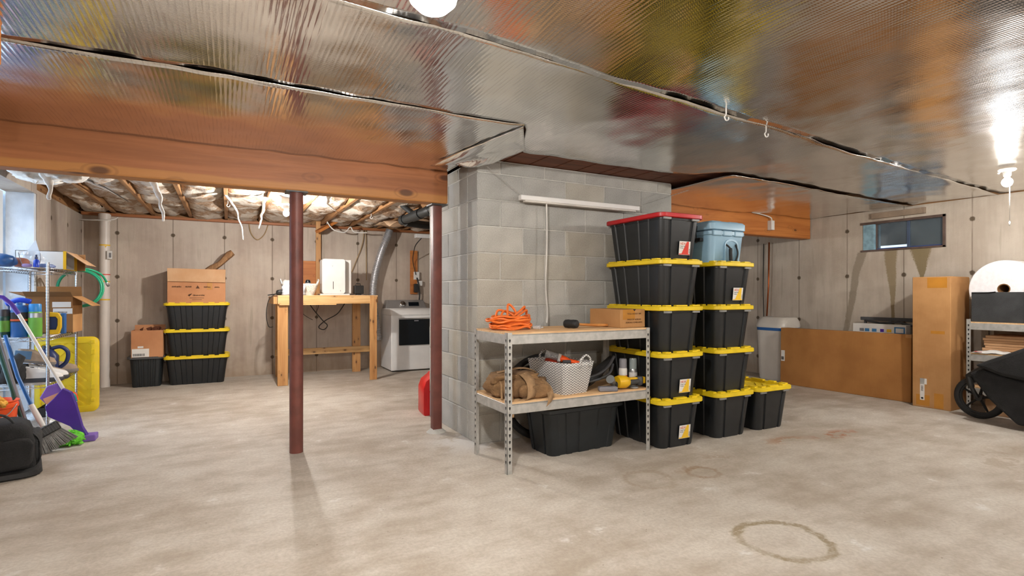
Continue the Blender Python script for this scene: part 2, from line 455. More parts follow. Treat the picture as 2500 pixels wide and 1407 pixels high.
# ------------------------------------------------------------------ setting
XR, YB, XL, YF, ZC = 7.0, 8.6, -1.64, -3.6, 2.46
struct(MB().box(-2.6, XR + 0.2, YF - 0.2, YB + 0.2, -0.15, 0.0).build('floor', MF))
ceil = struct(MB().box(-2.0, XR + 0.2, YF - 0.2, YB + 0.2, ZC, ZC + 0.12).build('ceiling', MSUB))
struct(MB().box(-2.0, XR + 0.2, YB, YB + 0.2, 0, 2.19).build('wall_back', MWB))
# right wall with the window opening (y 2.99..3.83, z 1.72..2.05)
mb = MB()
mb.box(XR, XR + 0.2, YF, 2.99, 0, 2.2).box(XR, XR + 0.2, 3.83, YB, 0, 2.2).box(XR, XR + 0.2, 2.99, 3.83, 0, 1.715).box(XR, XR + 0.2, 2.99, 3.83, 2.05, 2.2)
struct(mb.build('wall_right', MWR))
struct(MB().box(XL - 0.22, XL, 6.76, YB, 0, 2.19).box(XL - 0.22, XL, YF, 4.95, 0, 2.19).box(XL - 0.22, XL, 4.95, 6.76, 2.15, 2.46).build('wall_left', MWL))
struct(MB().box(-2.0, XR, YF - 0.2, YF, 0, 2.46).build('wall_front', MWB))
# rim timber on top of the walls
struct(MB().box(-1.9, XR, YB + 0.02, YB + 0.2, 2.19, ZC).build('trim_1', MJOIST))
struct(MB().box(XR + 0.02, XR + 0.2, YF, YB, 2.2, ZC).build('trim_2', MJOIST))
struct(MB().box(XL - 0.22, XL - 0.03, 6.76, YB, 2.19, ZC).box(XL - 0.22, XL - 0.03, YF, 4.95, 2.19, ZC).build('trim_3', MJOIST))
struct(MB().box(XL, 6.9, YB - 0.08, YB + 0.0, 2.19, 2.225).build('trim_4', MBEAM, bevel=0.004))
# bulkhead doorway on the left: white painted jamb and frame, open to daylight
struct(MB().box(XL - 0.215, XL - 0.005, 6.70, 6.759, 0.0, 2.15).build('trim_5', MPAINTW, bevel=0.004))
fr = struct(MB().box(-2.02, -1.87, 6.60, 6.70, 0, 2.15).build('trim_6', MWPL, bevel=0.004))
MB().box(-1.985, -1.935, 6.52, 6.60, 0, 2.15).build('door_stop', MMGREY, fr, bevel=0.004)
struct(MB().box(-4.2, -1.86, 6.76, 6.9, 0, 2.3).box(-4.2, -1.86, 4.7, 4.94, 0, 2.3).box(-4.3, -4.2, 4.7, 6.9, 0, 1.1).build('wall_bulkhead', MPAINTW))

# chimney: a mortar core with one mesh per block
CXL, CXR, CYF, CYB, CZT = 1.723, 3.77, 3.82, 4.95, 2.24
chim = struct(MB().box(CXL + 0.006, CXR - 0.006, CYF + 0.006, CYB, 0, CZT).build('wall_chimney', MMORTAR))
cz = [0.0, 0.237, 0.448, 0.66, 0.871, 1.083, 1.294, 1.506, 1.717, 1.929, 2.14, CZT]
BL, J = 0.416, 0.009
bmesh_cache = {}
def block(x0, x1, y0, y1, z0, z1, i):
    d = (round(x1 - x0, 3), round(y1 - y0, 3), round(z1 - z0, 3), i % 4)
    if d not in bmesh_cache:
        o = MB().box(0, d[0], 0, d[1], 0, d[2]).build('block', MBLOCK[i % 4], chim, bevel=0.004, seg=1); bmesh_cache[d] = o
    else:
        o = bmesh_cache[d].copy(); C.objects.link(o)
    o.location = (x0, y0, z0)
for k in range(len(cz) - 1):
    z0, z1 = cz[k], cz[k + 1] - J
    xs = [CXL]; p = CXL + (BL if k % 2 else BL / 2)
    while p < CXR - 0.05: xs.append(p); p += BL
    xs.append(CXR)
    for i in range(len(xs) - 1):
        pr = random.uniform(-0.002, 0.002)
        block(xs[i], xs[i + 1] - (J if i < len(xs) - 2 else 0), CYF + pr, CYF + 0.19 + pr, z0, z1, random.randrange(4))
    ys = [CYF + 0.20]; p = CYF + (BL if k % 2 == 0 else BL / 2)
    if p <= ys[0] + 0.03: p += BL
    while p < CYB - 0.05: ys.append(p); p += BL
    ys.append(CYB)
    for i in range(len(ys) - 1):
        pr = random.uniform(-0.002, 0.002)
        block(CXL + pr, CXL + 0.19 + pr, ys[i], ys[i + 1] - J, z0, z1, random.randrange(4))
        block(CXR - 0.19, CXR, ys[i], ys[i + 1] - J, z0, z1, random.randrange(4))
# brown boards over the chimney, running front to back
x = 1.5; i = 0
while x < 4.05:
    wd = 0.235 if i not in (6,) else 0.12
    pl = MB().box(x, x + wd - 0.013, 2.9, 4.16, 2.245, 2.27).build('plank', MPLANK, ceil, bevel=0.003, seg=1)
    x += wd; i += 1

# window in the right wall
win = struct(MB().box(XR - 0.012, XR + 0.12, 2.96, 3.86, 2.035, 2.065).box(XR - 0.012, XR + 0.12, 2.96, 3.86, 1.700, 1.722).box(XR - 0.012, XR + 0.12, 2.96, 2.99, 1.7, 2.065).build('window_1', MBROWNST, bevel=0.003))
MB().box(XR - 0.008, XR + 0.14, 3.70, 3.83, 1.722, 2.035).build('jamb', MBLUEPAINT, win, bevel=0.003)
MB().box(XR + 0.03, XR + 0.07, 3.69, 3.705, 1.722, 2.035).build('window_frame', MBROWNST, win)
MB().box(XR + 0.03, XR + 0.065, 3.335, 3.36, 1.722, 2.035).build('mullion', simple('blue grey steel', '#46546a', 0.5), win)
MB().box(XR + 0.035, XR + 0.06, 2.99, 3.70, 1.722, 1.738).build('bottom_rail', simple('blue rail paint', '#3a4a78', 0.5), win)
def pane_mat():
    m = Mat('dusty pane behind an insect screen', 0.3); n = m.noise(300, 1); g = m.noise(3, 2)
    m.color(m.mix((n * 0.6 + g * 0.4).ramp(0.35, 0.65), '#2c3234', '#6c7678')); m.b.inputs['Alpha'].default_value = 0.5; return m.m
MPANE = pane_mat()
for a, b in ((3.36, 3.69), (2.99, 3.335)):
    MB().box(XR + 0.048, XR + 0.054, a, b, 1.738, 2.035).build('pane', MPANE, win)
struct(MB().box(XR + 0.2, 12.0, 0.0, 7.0, 1.4, 1.66).build('added_ground_outside', simple('pale gravel', '#8f8d88', 0.9)))  # unseen ground added so the foil mirrors bluish daylight through the window
struct(MB().box(8.9, 9.0, 0.0, 7.0, 1.93, 4.2).box(8.9, 9.0, 3.0, 4.25, 1.66, 1.93).box(8.9, 9.0, 4.75, 7.0, 1.66, 1.93).build('added_fence_outside', simple('dark added fence', '#3a3a38', 0.9)))  # added fence darkens the view through the panes, its gap shows sky
tag(MB().box(XR - 0.04, XR - 0.0, 3.15, 3.72, 2.095, 2.165).build('lintel_board', simple('weathered wood', '#8d7b69', 0.8, bump=0.002), bevel=0.003), 'weathered grey board fixed above the small window', 'board')

# ------------------------------------------------------------------ beams, posts, joists, insulation, foil
tag(MB().box(-1.72, 1.635, 4.22, 4.36, 1.935, 2.222).build('support_beam', MBEAM, bevel=0.012, seg=2), 'long reddish brown timber beam resting on two steel posts', 'beam')
tag(MB().box(3.3, 6.98, 4.50, 4.64, 1.925, 2.215).build('support_beam', MBEAM2, bevel=0.012, seg=2), 'orange timber beam running from the chimney to the right wall', 'beam')
p = thing('steel_post', 'dark red round steel post in the middle of the floor', 'post', (0.45, 4.262, 0))
MB().lathe([(0.048, 0.0), (0.048, 1.925)], 28).build('column', MPOST, p, smooth=40)
MB().box(-0.075, 0.075, -0.06, 0.08, 1.925, 1.935).build('cap_plate', MDGREY, p)
p = thing('steel_post', 'dark red square steel post beside the block chimney', 'post', (1.572, 4.335, 0))
MB().prism(rrect(0.078, 0.078, 0.008, 2), 0, 1.925).build('column', MPOST, p, smooth=40)
MB().box(-0.07, 0.07, -0.09, 0.05, 1.925, 1.935).build('cap_plate', MDGREY, p)
MB().lathe([(0.085, 0.0), (0.07, 0.012), (0.05, 0.03)], 14).build('mortar_collar', MMORTAR, p, smooth=60)

jx = [-1.31 + 0.43 * k for k in range(10)]
jlab = ['first', 'second', 'third', 'fourth', 'fifth', 'sixth', 'seventh', 'eighth', 'ninth', 'tenth']
for k, X in enumerate(jx):
    o = MB().box(X - 0.02, X + 0.02, 4.38 if X < 1.68 else 4.97, 8.6, 2.235, ZC).build('ceiling_joist', MJOIST, bevel=0.003, seg=1)
    tag(o, 'bare ceiling joist over the left back area, %s from the left wall' % jlab[k], 'joist', 'bare ceiling joists')
def batt(x0, x1, seed):
    mb = MB()
    def fn(u, v):
        xx = x0 + (x1 - x0) * u; y0_ = 4.40 if x1 < 1.70 else 4.97; yy = y0_ + (8.55 - y0_) * v
        b = math.sin(PI * u) ** 0.5
        zz = 2.30 - 0.045 * b + 0.07 * noise.noise(Vector((xx * 2.6 + seed, yy * 2.2, seed))) + 0.03 * noise.noise(Vector((xx * 7, yy * 5, seed)))
        zz += 0.014 * noise.noise(Vector((xx * 19, yy * 15, seed)))
        return (xx, yy, min(max(zz, 2.15), 2.44))
    mb.grid(fn, 16, 130)
    return mb.build('insulation_batt', MINS, smooth=180)
edges = [-1.62] + jx + [2.99]
for k in range(len(edges) - 1):
    o = batt(edges[k] + (0.021 if k else 0), edges[k + 1] - (0.021 if k < len(edges) - 2 else 0), 3.1 * k)
    tag(o, 'sagging fibreglass insulation, %s bay from the left wall' % (jlab + ['eleventh'])[k], 'insulation', 'fibreglass batts between the bare joists')
def shred(pts, w0, label):
    P, R = [], []
    n_ = 12 * (len(pts) - 1)
    for i in range(n_ + 1):
        t = i / n_; f_ = t * (len(pts) - 1); k = min(int(f_), len(pts) - 2)
        q = Vector(pts[k]).lerp(Vector(pts[k + 1]), f_ - k)
        q += Vector((nz((t * 5, 1, 0), 1, w0 * 90), nz((t * 5, 9, 0), 1, w0 * 40), 0)) * w0 * 0.5
        P.append(q); R.append(w0 * (1.25 - 1.05 * t ** 0.6) * (1 + 0.45 * nz((t * 9, 3, 0), 1, w0 * 70)))
    tag(MB().tube(P, R, 8, flat=0.45).build('insulation_shred', MSHRED, smooth=180), label, 'insulation', 'torn strands of insulation')
shred([(-0.62, 6.0, 2.26), (-0.58, 6.0, 2.13), (-0.55, 6.0, 1.98), (-0.535, 6.0, 1.865)], 0.035, 'torn strand of insulation hanging above the stacked totes')
shred([(-0.02, 6.5, 2.25), (0.06, 6.5, 2.13), (0.12, 6.5, 1.95), (0.15, 6.5, 1.77)], 0.035, 'longest torn white strand of insulation, left of the round post')
shred([(0.36, 6.5, 2.24), (0.33, 6.5, 2.05), (0.30, 6.5, 1.90)], 0.04, 'short torn strand of insulation just left of the lit back bulb')
shred([(-1.30, 5.5, 2.27), (-1.27, 5.5, 2.1), (-1.255, 5.5, 1.93)], 0.05, 'torn white strand of insulation above the wire rack')
shred([(0.95, 5.9, 2.25), (0.93, 5.9, 2.13), (1.02, 5.9, 2.06)], 0.022, 'curled torn strand of insulation right of the round post')
# loose kraft paper flap by the duct
mb = MB()
mb.grid(lambda u, v: (1.86 + 0.62 * u, 6.9 + 0.75 * v - 0.1 * u, 2.06 + 0.12 * u + 0.05 * math.sin(5 * u + 3 * v) + 0.03 * nz((u, v, 0), 4) + 0.1 * v), 14, 10)
tag(mb.build('paper_flap', MKRAFT, smooth=180, solid=0.004), 'loose tan kraft paper flap hanging over the silver duct', 'paper flap')
for n_, (xx, yy, l_) in enumerate(((-1.18, 5.62, 'beside the first bare joist'), (-1.40, 5.75, 'at the far left over the rack'))):
    b = blob('insulation_clump', (0.30, 0.40, 0.12), MSHRED, amp=0.55, fs=9, seed=4 + n_, loc=(xx, yy, 2.11), flat0=False)
    tag(b, 'fluffy white clump of insulation sagging %s' % l_, 'insulation', 'sagging insulation clumps')
    b.rotation_euler = (0.1, 0.25 * (n_ - 0.5), 0.4)
for n_, dy in enumerate((0.0, 0.05, 0.1, 0.16)):
    pts = [(-1.75, 4.60 + dy, 2.20 - 0.02 * n_), (-1.45, 4.95 + dy, 2.13 + 0.01 * n_), (-1.2, 5.5 + dy, 2.19), (-1.05, 6.4 + dy, 2.21), (-1.0, 7.4, 2.23)]
    tag(MB().tube(pts, 0.006, 6).build('ceiling_cable', (MDARKW, MWIRE, MDARKW, MWIRE)[n_], smooth=180), ('black', 'white', 'black', 'white')[n_] + ' cable strung under the insulation above the rack, %s of four' % jlab[n_], 'cable', 'cables over the rack')

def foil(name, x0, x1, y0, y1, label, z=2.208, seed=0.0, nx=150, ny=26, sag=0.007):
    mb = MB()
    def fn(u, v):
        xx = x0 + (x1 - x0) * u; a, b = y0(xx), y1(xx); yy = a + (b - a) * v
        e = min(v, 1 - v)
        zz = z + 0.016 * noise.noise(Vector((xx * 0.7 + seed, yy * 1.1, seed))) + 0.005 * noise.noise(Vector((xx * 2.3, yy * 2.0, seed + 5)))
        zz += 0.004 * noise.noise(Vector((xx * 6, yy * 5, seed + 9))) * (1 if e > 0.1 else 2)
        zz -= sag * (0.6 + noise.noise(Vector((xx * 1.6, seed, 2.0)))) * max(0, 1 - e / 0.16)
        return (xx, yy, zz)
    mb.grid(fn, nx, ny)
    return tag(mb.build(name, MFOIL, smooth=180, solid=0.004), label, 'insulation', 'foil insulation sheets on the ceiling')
s2 = lambda x: 1.885 + 0.088 * x + 0.03 * noise.noise(Vector((x * 1.4, 0.3, 0)))
s1 = lambda x: 2.82 + 0.03 * noise.noise(Vector((x * 1.7, 4.3, 0)))
def smooth(a, b, t): t = min(max((t - a) / (b - a), 0), 1); return t * t * (3 - 2 * t)
def bfar(x):
    return s1(x) * (1 - smooth(1.55, 1.9, x)) + smooth(1.55, 1.9, x) * (3.36 * (1 - smooth(3.4, 3.8, x)) + (3.11 + 0.045 * (x - 3.8)) * smooth(3.4, 3.8, x))
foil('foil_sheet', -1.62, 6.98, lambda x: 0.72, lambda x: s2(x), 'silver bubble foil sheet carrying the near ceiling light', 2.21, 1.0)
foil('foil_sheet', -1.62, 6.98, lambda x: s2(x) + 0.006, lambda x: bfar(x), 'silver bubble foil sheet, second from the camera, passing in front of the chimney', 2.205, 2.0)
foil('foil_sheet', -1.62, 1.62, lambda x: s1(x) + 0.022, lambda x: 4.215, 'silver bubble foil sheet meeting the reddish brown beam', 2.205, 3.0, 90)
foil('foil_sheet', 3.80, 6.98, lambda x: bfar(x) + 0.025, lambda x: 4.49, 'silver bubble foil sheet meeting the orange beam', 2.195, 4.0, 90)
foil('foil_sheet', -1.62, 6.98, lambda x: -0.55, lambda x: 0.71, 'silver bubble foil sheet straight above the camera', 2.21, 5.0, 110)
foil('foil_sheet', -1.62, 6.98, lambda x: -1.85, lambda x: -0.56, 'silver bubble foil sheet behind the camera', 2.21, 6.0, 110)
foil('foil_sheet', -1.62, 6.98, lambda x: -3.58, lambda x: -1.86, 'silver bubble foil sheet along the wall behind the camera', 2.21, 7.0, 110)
# torn corner of foil drooping onto the chimney corner
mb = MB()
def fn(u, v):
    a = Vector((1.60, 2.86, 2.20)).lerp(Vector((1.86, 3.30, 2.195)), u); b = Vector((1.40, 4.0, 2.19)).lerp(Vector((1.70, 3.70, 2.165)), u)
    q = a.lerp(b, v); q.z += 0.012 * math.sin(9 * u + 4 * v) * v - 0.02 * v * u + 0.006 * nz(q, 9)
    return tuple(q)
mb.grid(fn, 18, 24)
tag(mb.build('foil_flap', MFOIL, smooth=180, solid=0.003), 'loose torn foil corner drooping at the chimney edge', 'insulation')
# timber block at the upper left
bl = thing('timber_block', 'sawn timber block fixed to the foil ceiling at the upper left', 'timber', (0, 0, 0))
MB().box(-1.2, -0.775, 2.70, 2.76, 2.06, 2.20).build('upright_board', MBEAM2, bl, bevel=0.004)
MB().box(-1.2, -0.80, 2.64, 2.70, 2.13, 2.20).build('side_board', MBEAM2, bl, bevel=0.004)

# ------------------------------------------------------------------ lamps
def point(loc, w_, r=0.04, col=BULB):
    l = bpy.data.lights.new('bulb_light', 'POINT'); l.energy = w_; l.shadow_soft_size = r; l.color = col
    return l
def bulb(loc, label, globe=0.033, chain=0.25, watts=LAMP, stem=0.0):
    t = thing('bulb_lamp', label, 'lamp', loc)
    MB().lathe([(0.055, 0.0), (0.058, -0.008), (0.05, -0.018), (0.028, -0.024), (0.026, -0.055), (0.021, -0.06)], 22).build('holder', MWPL, t, smooth=50)
    if stem: MB().lathe([(0.05, 0.0), (0.05, stem)], 16).build('mount_box', MWPL, t, smooth=40)
    g = globe; z0 = -0.058
    prof = [(0.014, z0), (0.018, z0 - 0.01)] + [(g * math.sin(a), z0 - 0.012 - g * 1.05 + g * 1.05 * math.cos(a)) for a in [0.5 + k * (PI - 0.5) / 9 for k in range(10)]]
    MB().lathe([(max(r, 0.001), z) for r, z in prof], 20).build('glass_bulb', MGLOW, t, smooth=180)
    l = point(None, watts, g); lo = bpy.data.objects.new('bulb_light', l); C.objects.link(lo); lo.parent = t; lo.location = (0, 0, z0 - 0.02 - 2.1 * g - 0.035)
    if chain:
        c = MB().tube([(0.035, 0, -0.02), (0.045, 0, -0.06), (0.045, 0, -0.06 - chain)], 0.0022, 6).build('pull_cord', MWIRE, t, smooth=180)
        MB().lathe([(0.002, -0.05 - chain), (0.006, -0.06 - chain), (0.005, -0.085 - chain), (0.001, -0.09 - chain)], 10, Matrix.Translation((0.045, 0, 0))).build('pull_knob', MWPL, c, smooth=180)
    return t
b = bulb((5.575, 1.94, 2.19), 'lit bare bulb with a long pull cord near the right wall', 0.036, 0.37, LAMP * 0.62)
MB().tube([(-0.04, 0, -0.01), (-0.07, 0.02, -0.02), (-0.085, 0.025, -0.04)], 0.008, 8).build('outlet_arm', MWPL, b, smooth=180)
bulb((0.56, 6.275, 2.16), 'lit bare bulb with pull cord behind the round steel post', 0.033, 0.3, LAMP * 1.25, 0.14)
t = thing('ceiling_light', 'round glowing ceiling light at the top edge of the photo', 'lamp', (0.575, 1.615, 2.205))
MB().lathe([(0.075, 0), (0.085, -0.012), (0.08, -0.02)], 28).build('base', MWPL, t, smooth=50)
MB().lathe([(0.062, -0.018), (0.078, -0.04), (0.081, -0.07), (0.073, -0.105), (0.047, -0.130), (0.001, -0.138)], 28).build('globe', MGLOW, t, smooth=180)
l = point(None, LAMP, 0.06); lo = bpy.data.objects.new('bulb_light', l); C.objects.link(lo); lo.parent = t; lo.location = (0, 0, -0.205)
bulb((4.6, -1.6, 2.19), 'added unseen fill bulb behind the camera on the right', 0.033, 0.25, LAMP * 1.5)  # added out of view as fill light for the room
bulb((0.3, -2.0, 2.19), 'added unseen fill bulb behind the camera on the left', 0.033, 0.25)  # second added fill bulb, also out of view

# ------------------------------------------------------------------ storage totes
def tote(name, label, L, W, H, body, lid, loc, rz, group=None, label_kind=None, tabs=True, latch=True, lid_on=True):
    """lidded storage tote: long axis local x, standing on z = 0"""
    t = thing(name, label, 'tote', loc, rz, group)
    bl, bw = L - 0.055, W - 0.055
    hz = H - 0.036
    def per(w, d):
        """outline with recessed vertical flutes"""
        out = []; r = 0.05; n = 5
        def side(a, b, nx, ny, cuts, long_):
            for (c0, c1) in cuts:
                for c, off in ((c0 - 0.006, 0), (c0 + 0.006, -0.009), (c1 - 0.006, -0.009), (c1 + 0.006, 0)):
                    x = a[0] + (b[0] - a[0]) * c; y = a[1] + (b[1] - a[1]) * c
                    out.append((x + nx * off, y + ny * off))
        def corner(cx, cy, a0):
            for k in range(n + 1):
                a = a0 + k * PI / 2 / n; out.append((cx + r * math.cos(a), cy + r * math.sin(a)))
        lc = ((0.06, 0.18), (0.28, 0.40), (0.60, 0.72), (0.82, 0.94)); sc = ((0.07, 0.17), (0.83, 0.93))
        corner(w / 2 - r, d / 2 - r, 0); side((w / 2 - r, d / 2), (-w / 2 + r, d / 2), 0, 1, lc, True)
        corner(-w / 2 + r, d / 2 - r, PI / 2); side((-w / 2, d / 2 - r), (-w / 2, -d / 2 + r), -1, 0, sc, False)
        corner(-w / 2 + r, -d / 2 + r, PI); side((-w / 2 + r, -d / 2), (w / 2 - r, -d / 2), 0, -1, lc, True)
        corner(w / 2 - r, -d / 2 + r, 1.5 * PI); side((w / 2, -d / 2 + r), (w / 2, d / 2 - r), 1, 0, sc, False)
        return out
    rings = []
    for z, k in ((0.0, 0.865), (0.012, 0.88), (hz * 0.93, 0.985)):
        rings.append([(x, y, z) for x, y in per(bl * k, bw * (k - 0.03 * (1 - z / hz)))])
    flat = [(x, y) for x, y in per(bl, bw)]
    rings.append([(x, y, hz * 0.935) for x, y in flat]); rings.append([(x, y, hz) for x, y in flat])
    MB().loft(rings).build('body', body, t, smooth=32)
    if lid_on:
        mb = MB(); o = rrect(L, W, 0.065, 5); o2 = rrect(L - 0.012, W - 0.012, 0.06, 5); i1 = rrect(L - 0.085, W - 0.085, 0.035, 5); i2 = rrect(L - 0.10, W - 0.10, 0.03, 5)
        zt = H - 0.010
        mb.loft([[(x, y, H - 0.044) for x, y in o2], [(x, y, H - 0.040) for x, y in o], [(x, y, zt - 0.004) for x, y in o], [(x, y, zt) for x, y in o2],
                 [(x, y, zt) for x, y in i1], [(x, y, H - 0.032) for x, y in i2]])
        # raised corner and edge tabs round the rim, chevron ribs in the sunk panel
        if tabs:
            for sx in (-1, 1):
                for a, b in ((-0.36, -0.24), (-0.12, 0.12), (0.24, 0.36)):
                    mb.box(sx * (L / 2 - 0.043) - 0.016, sx * (L / 2 - 0.043) + 0.036 * 0.6, a * W, b * W, zt - 0.002, H)
                for a, b in ((-0.42, -0.33), (-0.26, -0.17), (-0.09, 0.09), (0.17, 0.26), (0.33, 0.42)):
                    mb.box(a * L, b * L, sx * (W / 2 - 0.03) - 0.018, sx * (W / 2 - 0.03) + 0.018, zt - 0.002, H)
        for k in range(-3, 4):
            if k == 0: continue
            for sy in (-1, 1):
                M = Matrix.Translation((k * L * 0.115, sy * W * 0.17, H - 0.032)) @ Matrix.Rotation(sy * (0.75 if k > 0 else -0.75), 4, 'Z')
                mb.box(-0.012, 0.012, -W * 0.17, W * 0.17, -0.001, 0.0075, M)
        mb.build('lid', lid, t, smooth=35)
    if latch:
        for sx in (-1, 1):
            for y in (-0.3, 0.33):
                MB().cbox((sx * (L / 2 - 0.02), y * W, H - 0.052), (0.014, 0.075, 0.018)).build('latch', MLATCH, t, bevel=0.003)
    if label_kind:                               # printed paper label on the short end that faces the room
        zc = H * 0.30; x = -bl / 2 * 0.945
        til = math.atan2(bl * 0.06, H * 0.9)
        M = Matrix.Translation((x - 0.002, -W * 0.10, zc)) @ Matrix.Rotation(-til * 0.9, 4, 'Y') @ Matrix.Rotation(-PI / 2, 4, 'Z') @ Matrix.Rotation(PI / 2, 4, 'X')
        s_ = MB().box(-0.058, 0.058, -0.052, 0.052, 0, 0.001, M).build('paper_label', MPAPER, t)
        ink = MRINK if label_kind == 'red' else MYINK
        MB().add([(-0.03, -0.043, 0.0016), (0.04, -0.043, 0.0016), (0.04, 0.05, 0.0016), (0.018, 0.05, 0.0016)], [(0, 1, 2, 3)], M).build('colour_panel', ink, s_)
        MB().box(-0.056, 0.056, -0.05, -0.043, 0.0012, 0.0017, M).build('bottom_stripe', MRINK if label_kind == 'red' else MYINK, s_)
        text('logo', 'HDX', 0.026, M @ Matrix.Translation((-0.05, 0.025, 0.0018)), MORINK, s_)
        text('print', 'Tough Tote', 0.0115, M @ Matrix.Translation((-0.05, 0.010, 0.0018)), MGINK, s_)
        text('print', 'Storage', 0.0115, M @ Matrix.Translation((-0.05, -0.003, 0.0018)), MGINK, s_)
        mbb = MB()
        for k in range(6): mbb.box(0.045, 0.054, -0.038 + k * 0.006, -0.035 + k * 0.006, 0.0012, 0.0017, M)
        mbb.build('barcode', MINK, s_)
    return t
# right-hand block of totes: three columns, long side running away from the camera
PT = 0.3535
TL, TW, TH = 0.69, 0.465, 0.385
c1x, c2x, c3x, cy = 3.062, 3.672, 4.19, 3.315
RZ = PI / 2
g = 'black totes stacked beside the metal shelf'
names1 = ['black tote with yellow lid and label, bottom of the column beside the shelf', 'black tote with yellow lid and label, second from the floor beside the shelf',
          'unlabelled black tote with yellow lid, third from the floor beside the small cardboard box', 'unlabelled black tote with yellow lid directly under the red lidded tote']
kinds1 = ['yellow', 'yellow', None, None]
dx1 = [0.0, 0.0, 0.004, -0.004]
for k in range(4):
    tote('storage_tote', names1[k], TL, TW, TH, MBLK, MYEL, (c1x + dx1[k], cy + (-0.004 * (k % 2)), k * PT), RZ, g, kinds1[k])
tote('storage_tote', 'black tote with red lid on top of the tallest column', TL, TW, TH, MBLK, MRED, (c1x, cy, 4 * PT), RZ, g, 'red', tabs=False)
names2 = ['unlabelled black tote with yellow lid, bottom of the column below the blue cooler', 'unlabelled black tote with yellow lid, second from the floor below the blue cooler',
          'unlabelled black tote with yellow lid, third from the floor below the blue cooler', 'black tote with yellow lid and label directly under the blue cooler']
for k in range(4):
    tote('storage_tote', names2[k], TL, TW, TH, MBLK, MYEL, (c2x + (0.004 if k % 2 else 0), cy + 0.012, k * PT), RZ, g, 'yellow' if k == 3 else None)
tote('storage_tote', 'single black tote with empty yellow lid on the floor at the right of the stacks', TL, TW, TH, MBLK, MYEL, (c3x, cy + 0.03, 0), RZ, g)
# left-hand stack by the back wall
g = 'totes stacked by the back wall'
for k, nm in enumerate(('bottom', 'middle', 'top')):
    tote('storage_tote', 'black tote with yellow lid by the back wall, %s of three' % nm, 0.757, 0.475, 0.378, MBLK, MYEL, (-0.352, 8.32, k * 0.347), 0, g)
tote('storage_tote', 'small dark grey lidded tote on the floor beside the stack of three', 0.40, 0.36, 0.40, MBLK2, MGREY, (-0.915, 8.29, 0), 0, None, None, False, False)
tote('storage_tote', 'wide black tote with black lid under the metal shelf', 0.74, 0.40, 0.36, MBLK2, MBLK2, (2.345, 3.42, 0), 0.05, None, None, False, False)

# ------------------------------------------------------------------ cardboard boxes
def carton(name, label, d, loc, rz, mat, flaps=None, closed=True, tapes=(), cat='box', rot=None):
    """d = (x, y, z) size, base centre at loc; open boxes get walls, a bottom and flaps"""
    t = thing(name, label, cat, loc, rz, rot=rot); x, y, z = d[0] / 2, d[1] / 2, d[2]; th = 0.004
    if closed:
        MB().box(-x, x, -y, y, 0, z).build('box_body', mat, t, bevel=0.004)
        MB().box(-x + 0.004, x - 0.004, -0.0012, 0.0012, z - 0.001, z + 0.0004).build('lid_seam', MCARDIN, t)
    else:
        MB().box(-x, x, -y, -y + th, 0, z).box(-x, x, y - th, y, 0, z).box(-x, -x + th, -y + th, y - th, 0, z).box(x - th, x, -y + th, y - th, 0, z).box(-x, x, -y, y, 0, th).build('box_body', mat, t)
    for (side, ln, ang, m_) in flaps or ():
        # side: 'f','b','l','r'; ang: 0 = straight up, 90 = out flat, 180 = hanging down outside
        a = math.radians(ang)
        if side in 'fb':
            s_ = -1 if side == 'f' else 1
            M = Matrix.Translation((0, s_ * (y + (0.003 if ang > 150 else 0)), z)) @ Matrix.Rotation(-s_ * a, 4, 'X')
            MB().box(-x, x, -th / 2, th / 2, 0, ln, M).build('flap', m_, t)
        else:
            s_ = -1 if side == 'l' else 1
            M = Matrix.Translation((s_ * x, 0, z)) @ Matrix.Rotation(s_ * a, 4, 'Y')
            MB().box(-th / 2, th / 2, -y, y, 0, ln, M).build('flap', m_, t)
    return t
def sticker(t, x0, x1, z0, z1, y, facing='y', lines=(), name='paper_label', mat=None, bars=True):
    """flat label on the -Y (or -X) face with print lines"""
    M = Matrix.Identity(4) if facing == 'y' else Matrix.Rotation(-PI / 2, 4, 'Z')
    s_ = MB().box(x0, x1, y - 0.0012, y, z0, z1, M).build(name, mat or MPAPER, t)
    if bars:
        mb = MB(); wd = x1 - x0; h = z1 - z0; xx = x0 + wd * 0.06
        while xx < x1 - wd * 0.25:
            b = random.uniform(0.006, 0.03) * wd; mb.box(xx, xx + b, y - 0.0018, y - 0.0011, z0 + h * 0.12, z0 + h * 0.42, M); xx += b + random.uniform(0.008, 0.03) * wd
        mb.build('barcode', MINK, s_)
    return s_
# box on the left stack with its front flap folded down
t = carton('cardboard_box', 'open cardboard box with folded down flap on top of the left tote stack', (0.655, 0.40, 0.45), (-0.356, 8.32, 1.058), 0, MCARD4, None, False)
MB().add([(-0.33, -0.203, 0.455), (0.33, -0.203, 0.445), (0.325, -0.222, 0.275), (-0.325, -0.222, 0.285), (-0.33, -0.198, 0.455), (0.33, -0.198, 0.445), (0.325, -0.217, 0.275), (-0.325, -0.217, 0.285)],
         [(0, 1, 2, 3), (7, 6, 5, 4), (0, 4, 5, 1), (1, 5, 6, 2), (2, 6, 7, 3), (3, 7, 4, 0)]).build('front_flap', MCARD3, t)
MB().box(0.324, 0.328, -0.2, 0.19, 0.30, 0.452).build('side_flap', MCARD3, t)
def worn_print(x0, x1, z0, h):                 # print too worn to read: a row of short strokes
    mb = MB(); xx = x0
    while xx < x1:
        a = random.uniform(0.004, 0.009); mb.box(xx, xx + a, -0.2016, -0.2004, z0 + random.uniform(0, 0.2) * h, z0 + random.uniform(0.7, 1.0) * h); xx += a + random.uniform(0.002, 0.004)
    mb.build('worn_print', MBRINK, t)['kind'] = 'stuff'
worn_print(-0.28, -0.18, 0.205, 0.022); worn_print(-0.13, -0.07, 0.205, 0.022)
